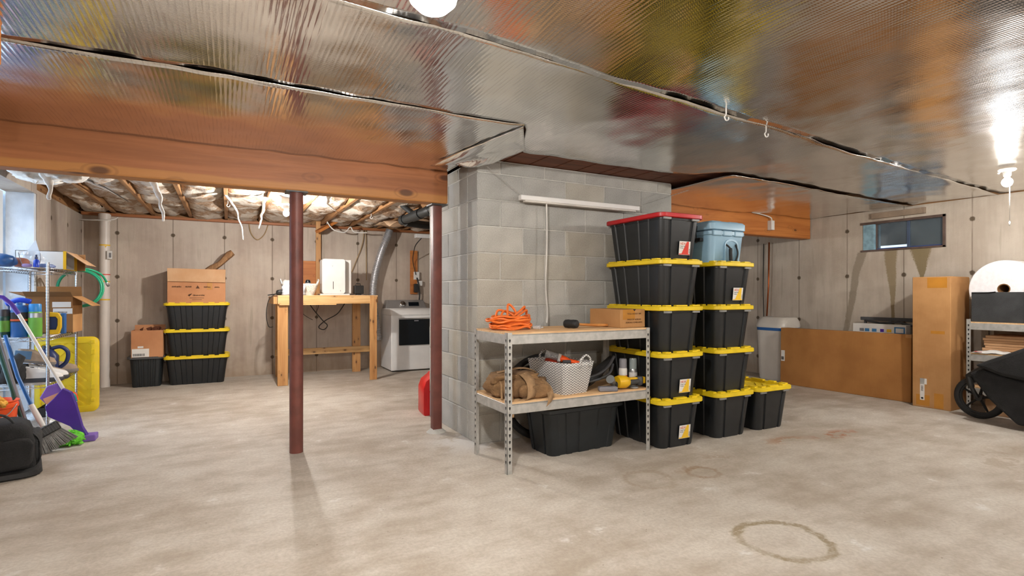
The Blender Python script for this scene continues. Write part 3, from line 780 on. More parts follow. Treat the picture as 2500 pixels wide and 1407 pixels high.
MB().add([(-0.015, -0.2012, 0.195), (0.03, -0.2012, 0.195), (0.0075, -0.2012, 0.235)], [(0, 1, 2)]).build('recycle_mark', MBRINK, t)
worn_print(0.08, 0.15, 0.203, 0.02); worn_print(0.20, 0.26, 0.203, 0.018); worn_print(-0.045, 0.085, 0.095, 0.02)
MB().add([(-0.105, -0.2012, 0.105), (-0.085, -0.2012, 0.09), (-0.06, -0.2012, 0.12), (-0.055, -0.2012, 0.13), (-0.09, -0.2012, 0.118)], [(0, 1, 2, 3, 4)]).build('logo', MBRINK, t)
MB().box(-0.085, 0.08, -0.2016, -0.2008, 0.068, 0.073).box(-0.055, 0.055, -0.2016, -0.2008, 0.045, 0.050).build('print_line', MBRINK, t)
MB().box(0.115, 0.175, -0.2014, -0.2004, 0.18, 0.27).build('packing_tape', MTAPE, t)
# driftwood sticking out of that box
mb = MB(); P_, R_ = [], []
for k in range(9):
    u = k / 8; P_.append((-0.26 + 0.32 * u, 8.33, 1.45 + 0.30 * u + 0.01 * math.sin(9 * u))); R_.append(0.066 + 0.012 * math.sin(7 * u + 1) - 0.02 * max(0, u - 0.85) * 6)
tag(mb.tube(P_, R_, 9, flat=0.7).build('rough_branch', wood('rough bark wood', '#7a5638', '#a88058', 2, 2.0, 0.8), smooth=40), 'rough brown piece of branch sticking out of the open box', 'wood')
t = carton('cardboard_box', 'open cardboard box of brown leaves standing on the small grey tote', (0.335, 0.30, 0.345), (-0.897, 8.26, 0.375), 0, MCARD4, (('b', 0.06, 20, MCARD4),), False)
sticker(t, -0.16, 0.02, 0.012, 0.115, -0.151); sticker(t, -0.10, -0.04, 0.125, 0.148, -0.151, bars=False)
for k in range(7):
    a = random.uniform(0, 6.28); x0, y0 = random.uniform(-0.12, 0.12), random.uniform(-0.08, 0.1)
    mb = MB().add([(x0, y0, 0.30), (x0 + 0.05 * math.cos(a), y0 + 0.05 * math.sin(a), 0.36), (x0 + 0.02, y0, 0.385), (x0 - 0.05 * math.cos(a), y0 - 0.03, 0.365)], [(0, 1, 2, 3)])
    o = mb.build('dry_leaf', simple('dry leaf', '#5a2f1a', 0.9) if k == 0 else bpy.data.materials['dry leaf'], t, solid=0.002)
# small box on the metal shelf
t = carton('cardboard_box', 'small cardboard shoe box with printed end on the metal shelf', (0.25, 0.36, 0.137), (2.702, 3.325, 0.9225), 0.04, MCARD)
for body, sz, z_ in (('TITLE1 BOOST TIM', 0.0165, 0.098), ('MADE BY ADIDAS', 0.0175, 0.055), ('ADIDAS.COM/KARMS', 0.0175, 0.032)):
    text('print', body, sz, face_y(0.012, -0.1812, z_), MBRINK, t, 'CENTER')
MB().add([(0.0, -0.1808, 0.138), (0.03, -0.1808, 0.138), (0.015, -0.1812, 0.122)], [(0, 1, 2)]).build('thumb_notch', MINK, t)
MB().box(-0.10, 0.02, -0.1808, -0.180, 0.06, 0.136).build('packing_tape', MTAPE, t)
# big boxes by the right wall
t = thing('cardboard_box', 'long low cardboard box leaning along the right wall', 'box', (6.48, 3.83, 0), 0.0, rot=(0, 0.02, 0.045))
MB().box(0, 0.15, -0.755, 0.745, 0.0, 0.735).build('box_body', MCARD2, t, bevel=0.006)
sticker(t, -0.735, -0.685, 0.30, 0.44, -0.0005, 'x')
MB().box(-0.0015, 0.152, -0.757, -0.70, 0.70, 0.737).build('packing_tape', MCARD, t)
t = thing('cardboard_box', 'tall upright cardboard box in front of the right wall', 'box', (6.395, 2.665, 0), 0.03)
MB().box(0, 0.42, 0, 0.335, 0, 1.355).build('box_body', MCARD, t, bevel=0.005)
for y0, y1, z0, z1 in ((0.03, 0.20, 1.24, 1.345), (0.05, 0.17, 0.77, 0.80), (0.06, 0.14, 0.01, 0.16), (0.18, 0.30, 0.02, 0.13)):
    MB().box(-0.0012, 0.0002, y0, y1, z0, z1).build('packing_tape', MTAPE, t)
MB().box(0.0, 0.42, -0.0012, 0.0002, 1.28, 1.345).build('packing_tape', MCARD, t)
s_ = MB().box(-0.002, -0.0002, 0.225, 0.265, 0.075, 0.30).box(-0.002, -0.0002, 0.205, 0.265, 0.24, 0.30).build('paper_label', MPAPER, t)
mb = MB()
for k in range(7): mb.box(-0.0026, -0.0019, 0.237, 0.256, 0.17 + k * 0.008, 0.174 + k * 0.008)
mb.build('barcode', MINK, s_)
MB().lathe([(0.011, -0.0026), (0.011, -0.0018)], 12, Matrix.Translation((0, 0.245, 0.095)) @ Matrix.Rotation(PI / 2, 4, 'Y')).build('round_mark', MINK, s_)
# white printed carton and black bars behind the long box
t = thing('printed_carton', 'white printed carton standing behind the long cardboard box', 'box', (6.74, 3.52, 0))
MB().box(0, 0.10, -0.29, 0.29, 0, 0.825).build('box_body', MWPL, t, bevel=0.004)
for k, (y0, y1, m_) in enumerate(((0.16, 0.21, MGINK), (0.10, 0.15, MBINK), (0.02, 0.07, MBINK), (-0.06, -0.02, MPURP), (-0.14, -0.09, MYINK), (-0.28, -0.17, MBINK))):
    MB().box(-0.0012, 0, y0, y1, 0.735 if k < 5 else 0.72, 0.77 if k < 5 else 0.80).build('print_panel', m_, t)
MB().box(-0.0018, -0.0006, -0.265, -0.185, 0.735, 0.785).build('print_picture', MWPL, t)
t = thing('black_rail_frame', 'black metal rail frame standing behind the white carton', 'frame', (6.90, 3.47, 0))
MB().box(-0.02, 0.02, -0.33, 0.33, 0.86, 0.90).build('top_rail', MDGREY, t, bevel=0.004)
for yy in (-0.30, 0.0, 0.28): MB().box(-0.012, 0.012, yy - 0.012, yy + 0.012, 0, 0.86).build('upright', MMGREY if yy == 0 else MDGREY, t, bevel=0.003)
MB().tube([(-0.02, -0.3, 0.80), (-0.02, -0.1, 0.85), (-0.02, 0.1, 0.83), (-0.02, 0.28, 0.86)], 0.012, 8).build('folded_strap', MDGREY, t, smooth=180)

# ------------------------------------------------------------------ galvanised boltless shelves
def angle_post(h, sx, sy, t_, parent):
    """slotted angle post; flanges run towards +sx and +sy"""
    w_ = 0.036
    a = MB().box(0, sx * w_, 0, sy * 0.002, 0, h).box(0, sx * 0.002, 0, sy * w_, 0, h).build('post', MGALV, parent, loc=t_)
    mb = MB(); z = 0.08
    while z < h - 0.03:
        for f in (0, 1):
            for (zz, r_, w2) in ((z, 0.006, 0.0), (z - 0.010, 0.0032, 0.0)):
                if f == 0: mb.cbox((sx * 0.019, -sy * 0.0004, zz), (r_ * 2, 0.001, r_ * 2.1))
                else: mb.cbox((-sx * 0.0004, sy * 0.019, zz), (0.001, r_ * 2, r_ * 2.1))
        z += 0.044
    mb.build('keyhole_slots', MINK, a)['kind'] = 'stuff'
    return a
def boltless(label, x0, x1, y0, y1, levels, h):
    t = thing('metal_shelf', label, 'shelf', (x0, y0, 0)); w_, d_ = x1 - x0, y1 - y0
    angle_post(h, 1, 1, (0, 0, 0), t); angle_post(h, -1, 1, (w_, 0, 0), t); angle_post(h, 1, -1, (0, d_, 0), t); angle_post(h, -1, -1, (w_, d_, 0), t)
    for z in levels:
        zt = z - 0.012
        MB().box(0.004, w_ - 0.004, -0.003 + 0.006, 0.010, zt - 0.066, zt).box(0.004, w_ - 0.004, 0.003, 0.028, zt - 0.008, zt - 0.002).build('shelf_beam', MGALV, t, bevel=0.002, seg=1)
        MB().box(0.004, w_ - 0.004, d_ - 0.010, d_ - 0.003, zt - 0.066, zt).build('shelf_beam', MGALV, t, bevel=0.002, seg=1)
        MB().box(0.003, 0.010, 0.010, d_ - 0.010, zt - 0.066, zt).build('shelf_beam', MGALV, t, bevel=0.002, seg=1)
        MB().box(w_ - 0.010, w_ - 0.003, 0.010, d_ - 0.010, zt - 0.066, zt).build('shelf_beam', MGALV, t, bevel=0.002, seg=1)
        MB().box(0.005, w_ - 0.005, 0.005, d_ - 0.005, zt, z).build('shelf_board', MPLY, t, bevel=0.001, seg=1)
    return t
boltless('galvanised two level shelf with particle board standing before the chimney', 1.60, 2.815, 3.075, 3.60, (0.466, 0.922), 0.922)
boltless('galvanised shelf with a foam roll on it at the right wall', 6.45, 6.95, 1.33, 2.56, (0.27, 0.60, 0.905), 0.93)

# ------------------------------------------------------------------ things on the middle shelf
t = thing('extension_cord', 'coiled orange extension cord on top of the metal shelf', 'cord', (1.77, 3.36, 0.9225))
for k in range(9):
    a0 = random.uniform(0, 6.28); rr = random.uniform(0.10, 0.145); ecc = random.uniform(0.6, 0.8); ph = random.uniform(-0.3, 0.3); zz = 0.011 + 0.0095 * k; dx = random.uniform(-0.012, 0.012)
    pts = []
    for i in range(36):
        a = 2 * PI * i / 36
        x, y = rr * 1.12 * math.cos(a) + dx, rr * ecc * math.sin(a)
        pts.append((x * math.cos(ph) - y * math.sin(ph), x * math.sin(ph) + y * math.cos(ph), zz + 0.006 * math.sin(3 * a + a0) + 0.004 * math.sin(5 * a + k) + 0.004))
    MB().tube(pts, 0.0085, 8, True).build('cord_loop', MORANGE, t, smooth=180)
def spl(pts, n=8):
    out = []
    P = [Vector(p) for p in pts]; P = [P[0]] + P + [P[-1]]
    for i in range(1, len(P) - 2):
        for k in range(n):
            u = k / n; a, b, c, d = P[i - 1], P[i], P[i + 1], P[i + 2]
            out.append(0.5 * ((2 * b) + (c - a) * u + (2 * a - 5 * b + 4 * c - d) * u * u + (3 * b - a - 3 * c + d) * u ** 3))
    out.append(P[-2]); return out
for pts in ([(-0.10, 0.03, 0.08), (-0.07, 0.05, 0.135), (-0.01, 0.03, 0.125), (0.03, 0.0, 0.10)], [(-0.03, -0.02, 0.09), (0.0, 0.03, 0.175), (0.035, 0.02, 0.155), (0.05, -0.02, 0.10)],
            [(0.0, -0.04, 0.09), (0.08, -0.01, 0.135), (0.135, 0.03, 0.16), (0.14, 0.05, 0.13)], [(0.02, -0.06, 0.09), (0.09, -0.02, 0.12), (0.14, 0.01, 0.135), (0.15, 0.03, 0.11)],
            [(-0.09, -0.03, 0.09), (-0.04, 0.02, 0.13), (0.03, 0.05, 0.12), (0.1, 0.05, 0.10)]):
    MB().tube(spl(pts), 0.0085, 8).build('cord_loop', MORANGE, t, smooth=180)
MB().tube(spl([(-0.15, 0.0, 0.07), (-0.07, -0.06, 0.085), (0.05, -0.08, 0.075), (0.13, -0.03, 0.075)]), 0.0055, 8).build('cord_tie', MDARKW, t, smooth=180)
MB().cbox((0.03, -0.02, 0.105), (0.035, 0.02, 0.03), Matrix.Rotation(0.3, 4, 'Y')).build('cord_tag', MPAPER, t)
plug = MB().tube([(0.16, -0.05, 0.014), (0.18, -0.065, 0.014), (0.205, -0.08, 0.014)], [0.010, 0.014, 0.017], 12).build('plug', MCLEAR, t, smooth=60)
MB().box(0.205, 0.222, -0.09, -0.086, 0.010, 0.018).box(0.205, 0.222, -0.078, -0.074, 0.010, 0.018).build('prong', MCAN, plug)
t = thing('rubber_mallet', 'rubber mallet with wooden handle lying on the metal shelf', 'mallet', (2.235, 3.275, 0.9225), -0.10)
MB().lathe([(0.024, -0.055), (0.030, -0.048), (0.032, -0.02), (0.030, 0.0), (0.032, 0.02), (0.030, 0.048), (0.024, 0.055)], 20, Matrix.Translation((0, 0, 0.033)) @ Matrix.Rotation(PI / 2, 4, 'X') @ Matrix.Rotation(0.5, 4, 'Y')).build('head', MRUB, t, smooth=50)
MB().tube([(0.02, 0, 0.033), (0.10, 0.006, 0.026), (0.22, 0.02, 0.018), (0.33, 0.035, 0.016)], [0.010, 0.011, 0.014, 0.013], 12, flat=0.8).build('handle', MOAK, t, smooth=60)
# lower shelf
ZS = 0.4665
t = thing('canvas_bag', 'brown canvas tool bag slumped at the left of the lower shelf', 'bag', (1.80, 3.27, ZS), -0.12)
blob('bag_body', (0.41, 0.30, 0.125), MCANVAS, t, 0.24, 9, 2.0, 0.55, 44, 22, (-0.01, 0.03, 0.0))
blob('bag_top', (0.36, 0.24, 0.075), MCANVAS, t, 0.35, 13, 7.0, 0.5, 44, 18, (-0.02, 0.05, 0.085))
blob('front_pocket', (0.22, 0.08, 0.095), MCANVAS, t, 0.18, 12, 5.0, 0.5, 30, 14, (0.06, -0.12, 0.0))
def strap(pts, wd, nm, par, mat=MSTRAP, ax=(1, 0, 0), th=0.003):
    P = spl(pts, 6); mb = MB(); A = Vector(ax)
    vs = []
    for p_ in P: vs += [tuple(p_ - A * wd / 2), tuple(p_ + A * wd / 2)]
    mb.add(vs, [(2 * i, 2 * i + 1, 2 * i + 3, 2 * i + 2) for i in range(len(P) - 1)])
    return mb.build(nm, mat, par, smooth=180, solid=th)
strap([(-0.155, 0.02, 0.13), (-0.17, -0.09, 0.10), (-0.175, -0.115, 0.03), (-0.178, -0.125, 0.004)], 0.016, 'strap', t)
strap([(-0.12, -0.05, 0.155), (-0.125, -0.15, 0.10), (-0.13, -0.19, 0.01), (-0.13, -0.205, -0.05), (-0.13, -0.205, -0.10)], 0.016, 'strap', t)
strap([(0.0, -0.06, 0.165), (0.015, -0.14, 0.13), (0.02, -0.165, 0.07), (0.0, -0.18, 0.012), (-0.06, -0.16, 0.004)], 0.075, 'wide_strap', t, ax=(0.9, 0.3, 0.2))
strap([(0.14, -0.03, 0.10), (0.16, -0.12, 0.06), (0.15, -0.19, 0.02), (0.13, -0.205, -0.03)], 0.06, 'wide_strap', t, ax=(0.8, 0.3, 0.5))
strap([(-0.15, 0.05, 0.16), (-0.05, 0.0, 0.19), (0.06, 0.02, 0.185), (0.15, 0.05, 0.15)], 0.03, 'carry_handle', t, ax=(0, 1, 0.2))
t = thing('woven_basket', 'grey and white woven basket with orange tools on the lower shelf', 'basket', (2.165, 3.315, ZS), 0.16)
rings = []
for k in range(9):
    u = k / 8; z = 0.205 * u
    rings.append([(x, y, z + 0.022 * u * (abs(x) / 0.14) * (abs(y) / 0.2)) for x, y in rrect(0.235 + 0.055 * u, 0.34 + 0.09 * u, 0.03, 6)])
MB().loft(rings, True, False).build('basket_wall', MWEAVE, t, smooth=60, solid=0.006)
for s_ in (1, -1):
    pts = [(-0.01, 0.215 * s_, 0.19), (-0.005, 0.224 * s_, 0.245), (0.04, 0.226 * s_, 0.275), (0.085, 0.224 * s_, 0.245), (0.09, 0.215 * s_, 0.19)]
    MB().tube(spl(pts, 6), 0.008, 8).build('loop_handle', MWEAVE, t, smooth=180)
def local_to_world(o, p): return Matrix.Translation(o.location) @ o.rotation_euler.to_matrix().to_4x4() @ Vector(p)
t2 = thing('caulk_gun', 'orange cordless caulk gun with clear tube poking out of the basket', 'tool', local_to_world(t, (-0.03, -0.04, 0.20)), -0.45)
MB().tube([(-0.11, 0.02, 0.075), (-0.02, 0.01, 0.045)], 0.027, 16).build('clear_tube', MCLEAR, t2, smooth=60)
MB().tube([(-0.02, 0.01, 0.045), (0.0, 0.008, 0.04)], 0.031, 16).build('collar', MPAPER, t2, smooth=60)
MB().tube([(-0.005, 0.008, 0.042), (0.03, 0.005, 0.03), (0.06, 0.003, 0.02), (0.12, -0.01, 0.008), (0.15, -0.012, 0.0)], [0.032, 0.03, 0.022, 0.02, 0.015], 12, flat=0.8).build('tool_body', MORPL, t2, smooth=60)
MB().cbox((0.04, -0.025, 0.02), (0.06, 0.018, 0.022)).build('trigger_grip', MDGREY, t2, bevel=0.004)
o = blob('red_pouch', (0.09, 0.10, 0.07), simple('red cloth', '#c23a1c', 0.8), None, 0.2, 14, 3, 0.7, 20, 10, tuple(local_to_world(t, (-0.05, 0.04, 0.165))))
tag(o, 'small red orange pouch inside the woven basket', 'pouch')
t = thing('vacuum_attachments', 'pile of black vacuum hose attachments beside the basket', 'vacuum part', (2.49, 3.29, ZS), 0.1)
rings = []
for k in range(10):
    u = k / 9; cx_, cz_ = -0.13 + 0.28 * u, 0.06 + 0.14 * u ** 1.6
    rings.append([(cx_ + 0.0 * math.cos(a), 0.02 + (0.085 - 0.055 * u) * math.cos(a), max(0.002, cz_ + (0.055 - 0.028 * u) * math.sin(a))) for a in [2 * PI * i / 14 for i in range(14)]])
MB().loft(rings).build('crevice_nozzle', MRUB, t, smooth=60)
MB().tube(spl([(-0.15, -0.04, 0.085), (-0.02, -0.05, 0.115), (0.08, -0.04, 0.165), (0.15, -0.02, 0.225)]), 0.012, 8).build('nozzle_ridge', MDGREY, t, smooth=180)
MB().tube(spl([(-0.17, -0.06, 0.06), (-0.05, -0.085, 0.08), (0.06, -0.07, 0.115), (0.12, -0.04, 0.17)]), 0.010, 8).build('nozzle_ridge', MDGREY, t, smooth=180)
M = Matrix.Translation((-0.06, -0.17, 0.0)) @ Matrix.Rotation(-0.5, 4, 'Z')
MB().box(-0.07, 0.07, -0.03, 0.03, 0.0, 0.035, M).build('floor_brush', MMGREY, t, bevel=0.01)
M2 = Matrix.Translation((0.0, -0.15, 0.03)) @ Matrix.Rotation(0.5, 4, 'Z') @ Matrix.Rotation(0.5, 4, 'Y')
MB().tube([(-0.06, 0, 0.03), (0.05, 0, 0.03)], [0.032, 0.022], 12).build('clear_elbow', simple('smoky plastic', '#6f7274', 0.2, 0, 0.05), t, smooth=60).matrix_local = M2
blob('bristle_head', (0.11, 0.07, 0.06), MRUB, t, 0.25, 15, 9, 0.6, 20, 10, (0.08, -0.14, 0))
def spray_can(name, label, loc, r, h, body, cap, band=None, cap_h=0.055, cat='spray can', group=None, bandz=(0.35, 0.6)):
    t = thing(name, label, cat, loc, random.uniform(0, 6), group); hb = h - cap_h
    MB().lathe([(r * 0.94, 0), (r, 0.006), (r, hb - 0.02), (r * 0.93, hb - 0.008), (r * 0.8, hb)], 22).build('can_body', body, t, smooth=40)
    MB().lathe([(r * 0.9, hb - 0.006), (r * 0.9, h - 0.01), (r * 0.8, h), (0.001, h)], 22).build('cap', cap, t, smooth=40)
    if band: MB().lathe([(r + 0.0006, h * bandz[0]), (r + 0.0006, h * bandz[1])], 22, cap=False).build('label_band', band, t, smooth=180)
    return t
spray_can('spray_can', 'white and grey spray can with red mark on the lower shelf', (2.672, 3.215, ZS), 0.032, 0.215, MWPL, MMGREY, MRINK, 0.065, bandz=(0.28, 0.42))
spray_can('spray_can', 'silver spray can with clear cap on the lower shelf', (2.766, 3.21, ZS), 0.032, 0.213, MCAN, simple('smoky clear cap', '#8b9596', 0.15), MWPL, 0.075, bandz=(0.12, 0.5))
t = thing('angle_grinder', 'yellow and black cordless grinder lying on the lower shelf', 'power tool', (2.665, 3.128, ZS), 0.0)
MB().tube([(-0.115, 0.01, 0.055), (-0.09, 0.01, 0.055), (-0.04, 0.005, 0.052), (-0.01, 0, 0.05)], [0.045, 0.052, 0.05, 0.03], 16, flat=0.95).build('battery_housing', MTOOLY, t, smooth=50)
MB().tube([(-0.02, 0, 0.05), (0.05, 0, 0.052), (0.085, 0, 0.052)], [0.03, 0.03, 0.028], 14, flat=0.8).build('grip', MDGREY, t, smooth=50)
MB().box(-0.02, 0.06, -0.022, 0.022, 0.068, 0.082).build('top_switch', MTOOLY, t, bevel=0.005)
MB().lathe([(0.022, 0.02), (0.030, 0.035), (0.030, 0.075), (0.024, 0.085)], 16, Matrix.Translation((0.09, 0, 0))).build('gear_head', MDGREY, t, smooth=50)
MB().lathe([(0.012, 0.002), (0.035, 0.006), (0.035, 0.012), (0.012, 0.022)], 18, Matrix.Translation((0.03, -0.01, 0))).build('guard_disc', MCAN, t, smooth=50)
MB().cbox((0.125, 0, 0.055), (0.03, 0.035, 0.05)).build('nose_cap', MTOOLY, t, bevel=0.006)
# black hose ring leaning on the chimney behind the shelf
pts = [(2.26 + 0.345 * math.cos(a), 3.715 + 0.03 * math.sin(a), 0.345 + 0.32 * math.sin(a)) for a in [2 * PI * i / 44 for i in range(44)]]
t = thing('hose_coil', 'large black hose loop leaning on the chimney behind the shelf', 'hose', (0, 0, 0))
MB().tube(pts, 0.025, 10, True).build('hose_loop', MRUB, t, smooth=180)
pts = [(2.27 + 0.31 * math.cos(a), 3.75 + 0.02 * math.sin(a), 0.31 + 0.28 * math.sin(a)) for a in [2 * PI * i / 44 for i in range(44)]]
MB().tube(pts, 0.024, 10, True).build('hose_loop', MRUB, t, smooth=180)

# ------------------------------------------------------------------ cooler on the totes
t = thing('cooler', 'pale blue hard cooler on top of the second tote column', 'cooler', (3.63, 3.26, 1.4205))
rings = [[(x, y, z) for x, y in rrect(w_, d_, 0.05, 5)] for z, w_, d_ in ((0.0, 0.34, 0.38), (0.01, 0.36, 0.40), (0.235, 0.395, 0.44), (0.24, 0.415, 0.46), (0.268, 0.415, 0.46))]
MB().loft(rings).build('body', MBLUECOOL, t, smooth=40)
rings = [[(x, y, z) for x, y in rrect(w_, d_, 0.05, 5)] for z, w_, d_ in ((0.274, 0.40, 0.445), (0.282, 0.425, 0.47), (0.330, 0.425, 0.47), (0.345, 0.40, 0.445), (0.349, 0.36, 0.40))]
MB().loft(rings).build('lid', MBLUECOOL, t, smooth=40)
for xx in (-0.10, 0.10): MB().box(xx - 0.055, xx + 0.055, -0.19, 0.19, 0.345, 0.355).build('lid_rib', MBLUECOOL, t, bevel=0.006)
mb = MB()
for zz in (0.228,): 
    for xx in (-0.14, -0.02, 0.11): mb.box(xx - 0.05, xx + 0.05, -0.236, -0.21, zz, zz + 0.045)
mb.build('rim_ledge', MBLUECOOL, t, bevel=0.008)
# arched handle recess on the end face
arch = [(-0.035, 0.0)] + [(0.035 + 0.07 * -math.cos(a), 0.14 + 0.04 * math.sin(a)) for a in [k * PI / 8 for k in range(9)]] + [(0.105, 0.0)]
mb = MB(); out = [(x * 1.15 - 0.005, z * 1.12) for x, z in arch]
n_ = len(arch); vs = [(x, -0.222, z + 0.012) for x, z in arch] + [(x, -0.222, z + 0.006) for x, z in out] + [(x, -0.19, z + 0.012) for x, z in arch] + [(x, -0.19, z + 0.006) for x, z in out]
fs = []
for i in range(n_ - 1):
    fs += [(i, i + 1, n_ + i + 1, n_ + i), (i, 2 * n_ + i, 2 * n_ + i + 1, i + 1), (n_ + i, n_ + i + 1, 3 * n_ + i + 1, 3 * n_ + i)]
mb.add(vs, fs).build('handle_arch', MBLUECOOL, t, smooth=40)
h_ = MB().tube(spl([(-0.03, -0.215, 0.165), (0.0, -0.235, 0.13), (0.0, -0.24, 0.09), (0.01, -0.235, 0.03)]), [0.007] * 9 + [0.014] * 16, 10).build('rope_handle', MRUB, t, smooth=180)
MB().tube(spl([(0.09, -0.215, 0.165), (0.085, -0.24, 0.10), (0.075, -0.235, 0.04), (0.03, -0.235, 0.008), (0.0, -0.228, 0.006)]), 0.007, 8).build('rope', MRUB, t, smooth=180)
for yy in (-0.08,):
    MB().tube([(-0.215, yy, 0.315), (-0.235, yy, 0.26), (-0.225, yy, 0.20), (-0.215, yy, 0.18)], 0.016, 8, flat=0.5).build('rubber_latch', MRUB, t, smooth=60)
MB().box(-0.24, -0.20, -0.14, -0.02, 0.185, 0.215).build('latch_keeper', MRUB, t, bevel=0.006)

# ------------------------------------------------------------------ strip light on the chimney with chains and cord
t = thing('strip_light', 'white strip light hanging on chains before the block chimney', 'lamp', (0, 0, 0))
MB().box(2.05, 3.27, 3.70, 3.75, 1.925, 1.965).build('housing', MWHITE, t, bevel=0.006)
MB().box(2.09, 3.23, 3.705, 3.745, 1.912, 1.926).build('diffuser', simple('unlit diffuser', '#c9c4bd', 0.4), t, bevel=0.005)
def chain(a, b, r=0.006, nm='hanging_chain', par=None, mat=None, n=40):
    """links: alternate flattened rings"""
    a, b = Vector(a), Vector(b); d = b - a; L_ = d.length; k = max(6, int(L_ / 0.017)); mb = MB()
    q = d.to_track_quat('Z', 'Y')
    for i in range(k):
        c = a.lerp(b, (i + 0.5) / k); M = Matrix.Translation(c) @ q.to_matrix().to_4x4() @ Matrix.Rotation(PI / 2 * (i % 2), 4, 'Z')
        pts = [tuple(M @ Vector((0.0045 * math.cos(t_), 0, 0.011 * math.sin(t_)))) for t_ in [2 * PI * j / 8 for j in range(8)]]
        mb.tube(pts, 0.0014, 4, True)
    return mb.build(nm, mat or MGALV, par)
chain((2.06, 3.725, 1.963), (1.70, 3.70, 2.185), par=t); chain((3.25, 3.725, 1.963), (3.85, 3.68, 2.16), par=t)
MB().tube(spl([(2.30, 3.725, 1.915), (2.303, 3.725, 1.6), (2.295, 3.73, 1.25), (2.31, 3.73, 1.05), (2.30, 3.72, 0.94)]), 0.007, 8).build('power_cord', MWIRE, t, smooth=180)

# ------------------------------------------------------------------ water softener
t = thing('water_softener', 'beige water softener with blue band behind the cardboard boxes', 'water softener', (6.76, 4.83, 0), 0.0)
rings = [[(x, y, z) for x, y in rrect(w_, d_, 0.10, 6)] for z, w_, d_ in ((0.0, 0.36, 0.38), (0.02, 0.38, 0.40), (0.68, 0.42, 0.44))]
MB().loft(rings).build('cabinet', MSOFT, t, smooth=40)
rings = [[(x, y, z) for x, y in rrect(w_, d_, 0.10, 6)] for z, w_, d_ in ((0.68, 0.425, 0.445), (0.72, 0.43, 0.45))]
MB().loft(rings).build('blue_band', MBLUE, t, smooth=40)
rings = [[(x, y, z) for x, y in rrect(w_, d_, 0.10, 6, cx_)] for z, w_, d_, cx_ in ((0.72, 0.435, 0.455, 0), (0.75, 0.44, 0.46, 0), (0.81, 0.40, 0.44, 0.01), (0.855, 0.34, 0.40, 0.02), (0.862, 0.30, 0.36, 0.02))]
l_ = MB().loft(rings).build('lid', MSOFT, t, smooth=40)
MB().lathe([(0.028, 0), (0.028, 0.004)], 14, Matrix.Translation((-0.165, 0.0, 0.80)) @ Matrix.Rotation(-0.9, 4, 'Y') @ Matrix.Diagonal((0.5, 1, 1, 1))).build('badge', MDKBLUE, l_)
tag(MB().tube([(6.94, 5.10, 1.93), (6.94, 5.11, 1.3), (6.93, 5.13, 0.86)], 0.011, 8).build('copper_pipe', MCOPPER, smooth=180), 'thin orange copper pipe on the right wall above the softener', 'pipe')
tag(MB().tube([(6.97, 5.21, 1.92), (6.97, 5.22, 1.3), (6.97, 5.2, 0.4), (6.95, 5.15, 0.02)], 0.006, 6).build('wall_cable', MDARKW, smooth=180), 'dark cable running down the right wall beside the copper pipe', 'cable')
t = thing('junction_box', 'white switch box with cable on the orange beam', 'switch box', (6.12, 4.46, 2.055))
MB().box(-0.03, 0.03, -0.02, 0.04, -0.06, 0.06).build('box', MWPL, t, bevel=0.004)
MB().tube(spl([(0, 0.0, 0.06), (-0.03, 0.0, 0.10), (-0.2, 0.01, 0.13), (-0.35, 0.02, 0.145)]), 0.008, 8).build('cable', MWIRE, t, smooth=180)

# ------------------------------------------------------------------ left back area: pipe, duct, drains, cables
t = thing('vent_pipe', 'tall white plastic vent pipe near the back left corner', 'pipe', (-1.38, 8.42, 0))
MB().lathe([(0.056, 0.0), (0.056, 2.20)], 24).build('pipe', MPVC, t, smooth=40)
MB().lathe([(0.066, 2.10), (0.066, 2.19)], 24).build('coupling', MPVC, t, smooth=40)
for z0, m_, w_ in ((1.79, MYINK, 0.016), (1.33, MYINK, 0.012), (1.10, MYINK, 0.016)):
    MB().lathe([(0.0568, z0), (0.0568, z0 + w_)], 24, cap=False).build('marking_band', m_, t)
MB().lathe([(0.0568, 1.42), (0.0568, 1.432)], 24, cap=False).build('marking_band', MRINK, t)
MB().add([(0.008, -0.058, 1.785), (0.03, -0.055, 1.785), (0.019, -0.058, 1.765)], [(0, 1, 2)]).build('arrow_mark', MYINK, t)
g_ = MB().box(0.035, 0.085, -0.08, -0.03, 1.62, 1.725).build('gauge_box', MWPL, t, bevel=0.003)
MB().box(0.055, 0.08, -0.081, -0.0795, 1.64, 1.70).build('gauge_scale', MGINK, g_)
MB().tube(spl([(-0.30, 0.02, 2.115), (-0.1, -0.07, 2.105), (0.08, -0.06, 2.12), (0.14, -0.02, 2.16)]), 0.008, 6).build('pipe_strap', MWIRE, t, smooth=180)
# silver dryer duct
t = thing('dryer_duct', 'silver flexible dryer duct curving down the back wall', 'duct', (0, 0, 0))
P_ = spl([(2.26, 8.36, 2.20), (2.21, 8.38, 2.05), (2.12, 8.40, 1.80), (2.04, 8.42, 1.48), (2.01, 8.44, 1.18), (2.05, 8.45, 0.85), (2.10, 8.45, 0.45)], 26)
MB().tube(P_, [0.055 + 0.006 * (1 if i % 2 else -1) for i in range(len(P_))], 16).build('flex_tube', MDUCT, t, smooth=50)
